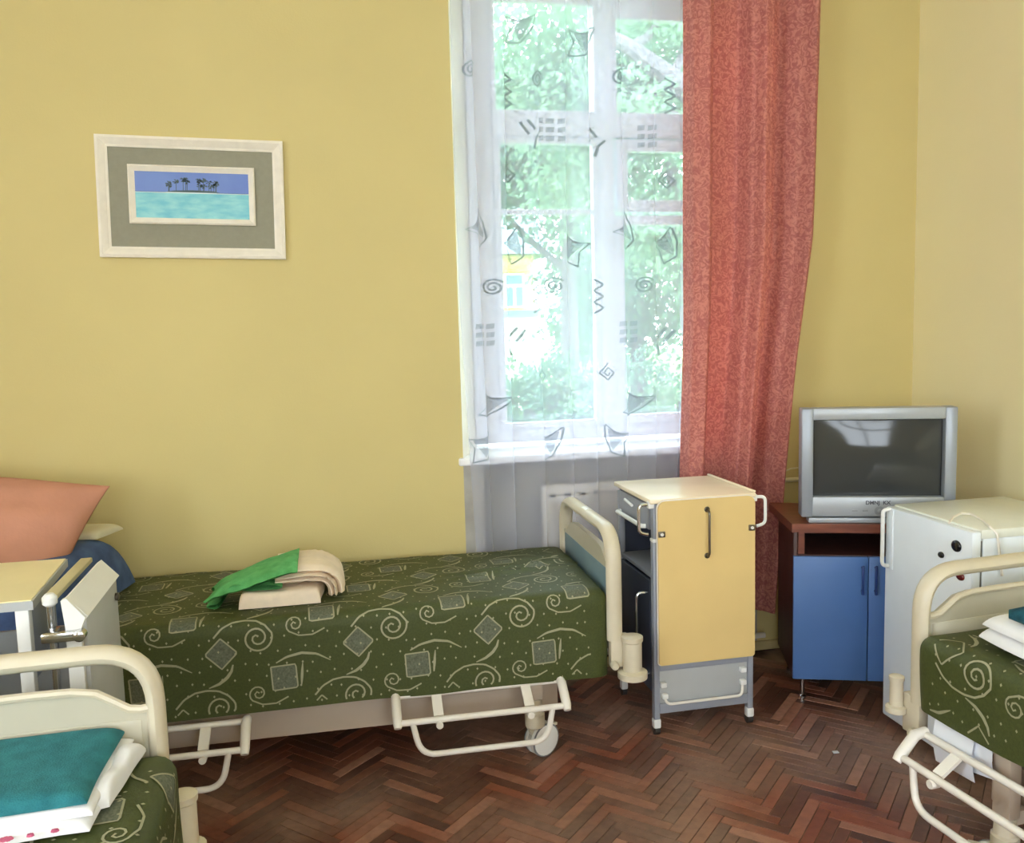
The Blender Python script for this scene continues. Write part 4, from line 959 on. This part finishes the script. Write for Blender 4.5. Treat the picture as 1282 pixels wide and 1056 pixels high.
magnet(1198, 684, 0.023, 0.020, M_magb, 'large black oval magnet near the top of the fridge door')
magnet(1179, 695, 0.014, 0.011, M_magb, 'small black magnet left of the others, half behind the bed arch')
magnet(1203, 722, 0.019, 0.014, M_magr, 'dark red magnet low in the bed footboard slot')
zc = FZ+0.004
q = [onZ(1188, 655, zc+.004), onZ(1193, 648, zc+0.012), onZ(1203, 643, zc+.01), onZ(1216, 644, zc+.006), onZ(1231, 652, zc), onZ(1243, 661, zc+.002)]
q[-1].y = FYn+0.01; q.append(Vector((q[-1].x+0.012, FYn-0.008, zc-0.02))); q.append(Vector((q[-1].x+0.02, FYn-0.012, zc-0.16)))
tag(MB().tube(q, 0.0042, 8).build('power_cord', M_creamw), 'white power cord lying across the top of the fridge', 'cord')
# scrap on the floor
sp_ = onZ(1046, 943, 0.0)
scr_ = MB().prism([(sp_.x-.011, sp_.y-.006, 0.001), (sp_.x+.010, sp_.y-.008, 0.001), (sp_.x+.012, sp_.y+.006, 0.001), (sp_.x-.008, sp_.y+.009, 0.001)], (0, 0, 0.003)).build('paper_scrap', M_paper, None, False)
tag(scr_, 'tiny white paper scrap on the parquet in front of the fridge', 'scrap')
# ------------------------------------------------------------------ outdoors
GZ = -0.9
lawn = MB().box(-40, 60, 4.4, 90, GZ-0.2, GZ).build('lawn', M_grass, None, False); tag(lawn, kind='structure')
HY = 26.0
def hx(px, py): p = onY(px, py, HY); return p.x, p.z
a = hx(560, 250); b = hx(668, 330)
hs = thing('house', 'pale yellow house with a white window seen through the tulle', 'house', (0, HY, GZ))
MB().box(a[0]-6, b[0], 0, 7, 0, b[1]+0.25-GZ).build('wall', M_house, hs, False)
MB().box(a[0]-6, b[0]+0.05, -0.08, 0.0, 0, 2.0-GZ).build('plinth', M_housew, hs, False)
MB().box(a[0]-6, b[0]+0.1, -0.14, 0.0, 1.95-GZ, 2.15-GZ).build('string_course', M_roof, hs, False)
MB().prism([(a[0]-6.3, -0.5, b[1]+0.25-GZ), (a[0]-6.3, 7.5, b[1]+0.25-GZ), (a[0]-6.3, 3.5, b[1]+2.6-GZ)], (b[0]+0.5-a[0]+6.3, 0, 0)).build('roof', M_roof, hs, False)
w0 = hx(633, 345); w1 = hx(654, 383)
wn = MB().box(w0[0]-.06, w1[0]+.06, -0.06, -0.0, w1[1]-.06-GZ, w0[1]+.06-GZ).build('window', M_housew, hs, False)
zt_ = w1[1]+(w0[1]-w1[1])*0.66; xm = (w0[0]+w1[0])/2
for (x0, x1, z0, z1) in ((w0[0], xm-.05, w1[1], zt_-.05), (xm+.05, w1[0], w1[1], zt_-.05), (w0[0], w1[0], zt_+.05, w0[1])):
    MB().box(x0, x1, -0.075, -0.06, z0-GZ, z1-GZ).build('pane', M_houseg, wn, False)
MB().box(w0[0]-.2, w1[0]+.2, -0.14, 0, w0[1]+.1-GZ, w0[1]+.28-GZ).build('lintel', M_housec, hs, False)
MB().box(w0[0]-.15, w1[0]+.15, -0.12, 0, w1[1]-.16-GZ, w1[1]-.08-GZ).build('window_ledge', M_housec, hs, False)
def tree(name, label, blobs, nleaf, size, mat, trunk, seed, group='trees outside'):
    rg = random.Random(seed); root = thing(name, label, 'tree' if 'tree' in name else 'shrub', (trunk[0].x, trunk[0].y, GZ), 0, group)
    off = Vector((trunk[0].x, trunk[0].y, GZ)); m = MB(); vs = []; fs = []
    tot = sum(b[1]**2 for b in blobs)
    for c, r in blobs:
        # leaves gather in small sprays with gaps between
        nsp = max(6, int(nleaf*(r*r)/tot/26))
        for _ in range(nsp):
            d = Vector((rg.gauss(0, 1), rg.gauss(0, 1), rg.gauss(0, 0.8))).normalized()*r*rg.uniform(0.25, 1.0)**0.6
            sc = c+d; sr = r*0.22
            for _ in range(26):
                p = sc+Vector((rg.gauss(0, sr), rg.gauss(0, sr), rg.gauss(0, sr*0.7)))-off
                n = Vector((rg.gauss(0, 1), rg.gauss(0, 1), rg.gauss(0.4, 1))).normalized(); u = n.orthogonal().normalized(); v = n.cross(u)
                s = size*rg.uniform(0.6, 1.3); k = len(vs)
                vs += [p-u*s*.5, p+v*s*.28, p+u*s*.5, p-v*s*.28]; fs.append((k, k+1, k+2, k+3))
    m.v = [tuple(p) for p in vs]; m.f = fs
    me = bpy.data.meshes.new('foliage'); me.from_pydata(m.v, [], m.f); me.materials.append(mat)
    o = bpy.data.objects.new('foliage', me); COL.objects.link(o); o.parent = root; o['kind'] = 'stuff'
    MB().tube([Vector(p)-off for p in trunk], [0.22-0.16*i/(len(trunk)-1) for i in range(len(trunk))], 9).build('trunk', M_bark, root)
    for c, r in blobs[:6]:
        s = min(trunk, key=lambda p: (Vector(p)-c).length+max(0, p.z-c.z)*3); mid = (s+c)/2+Vector((0, 0, -0.15*r))
        MB().tube([s-off, mid-off, c-off], [0.07, 0.05, 0.025], 6).build('branch', M_bark, root)
    return root
def B(px, py, Y, r): return (onY(px, py, Y), r)
def trunk_of(px, Y, z1, lean=0.0):
    p = onY(px, 400, Y); return [Vector((p.x+lean*k/4, Y+0.1*math.sin(k), GZ+(z1-GZ)*k/4)) for k in range(5)]
tree('linden_tree', 'broad leafy tree filling the upper right panes', [B(800, 60, 11, .9), B(760, 120, 11.5, 1.0), B(835, 170, 11, .9), B(700, 100, 12, 1.0), B(690, 30, 12, .9), B(800, 250, 11.5, .9), B(860, 300, 11, .9), B(740, 220, 12, .9), B(660, 110, 12.4, .7), B(880, 80, 11.2, 1.1)], 15000, 0.13, M_leaves, trunk_of(900, 11.4, 4.4, -0.8), 51)
tree('maple_tree', 'leafy tree behind the left panes of the window', [B(640, 120, 15, 1.0), B(660, 205, 15, 1.0), B(715, 250, 15.5, 1.0), B(616, 250, 16, .5), B(745, 330, 16, .9), B(700, 180, 15, 1.2), B(600, 180, 15.4, 1.3), B(735, 410, 17, .7)], 12000, 0.16, M_leaves2, trunk_of(715, 15.4, 6.0), 52)
tree('birch_tree', 'pale green tree between the house and the right panes', [B(770, 330, 18, 1.4), B(820, 380, 18, 1.4), B(760, 400, 18.5, 1.1), B(830, 290, 18.4, 1.4), B(730, 430, 19, .9)], 9000, 0.18, M_leaves, trunk_of(800, 18.2, 4.6), 53)
tree('ash_tree', 'tall leafy tree beyond the left window jamb', [B(480, 80, 17, 1.6), B(530, 180, 17, 1.5), B(440, 200, 17.5, 1.7), B(500, 300, 17, 1.5), B(400, 320, 17.5, 1.5), B(560, 60, 17.5, 1.2)], 8000, 0.2, M_leaves2, trunk_of(490, 17.2, 6.5), 54)
tree('oak_tree', 'broad tree standing beyond the salmon curtain', [B(960, 120, 16, 1.7), B(1040, 220, 16, 1.8), B(930, 260, 16.5, 1.5), B(1010, 340, 16, 1.5), B(900, 380, 16.5, 1.2)], 8000, 0.2, M_leaves, trunk_of(980, 16.2, 6.0), 55)
for k, (px, py, Y, r, lb) in enumerate(((640, 488, 14, 0.7, 'low shrub below the house window'), (690, 480, 13, .7, 'rounded shrub behind the middle of the lower left pane'), (735, 500, 12.5, .6, 'low shrub close to the window mullion'), (800, 480, 13.5, .9, 'low shrub behind the lower right pane'), (850, 500, 12.5, .8, 'shrub hidden partly by the salmon curtain'))):
    c, rr = B(px, py, Y, r)
    tree('shrub', lb, [(c, rr*0.7), (c+Vector((rr*.6, .3, -.2)), rr*0.6), (c+Vector((-rr*.6, .2, -.25)), rr*0.55)], 1600, 0.11, M_leaves2 if k % 2 else M_leaves, [Vector((c.x, c.y, GZ)), Vector((c.x, c.y+.05, (GZ+c.z)/2)), Vector((c.x+.05, c.y, c.z))], 60+k, 'shrubs outside')
br = onY(752, 38, 9.5); b1 = onY(790, 60, 9.5); b2 = onY(840, 98, 9.5); b3 = onY(905, 150, 9.6)
bt = tree('lime_tree', 'near tree with a dark bough slanting across the upper right pane', [(b2+Vector((.3, .2, .6)), .5), (b1+Vector((-.1, .3, .35)), .35), (onY(800, 130, 9.5), .4), (onY(830, 20, 9.5), .4)], 2200, 0.10, M_leaves, [Vector((onY(960, 400, 9.6).x, 9.6, GZ)), Vector((onY(950, 300, 9.6).x, 9.6, 2.0)), b3, b2, b1, br], 70)
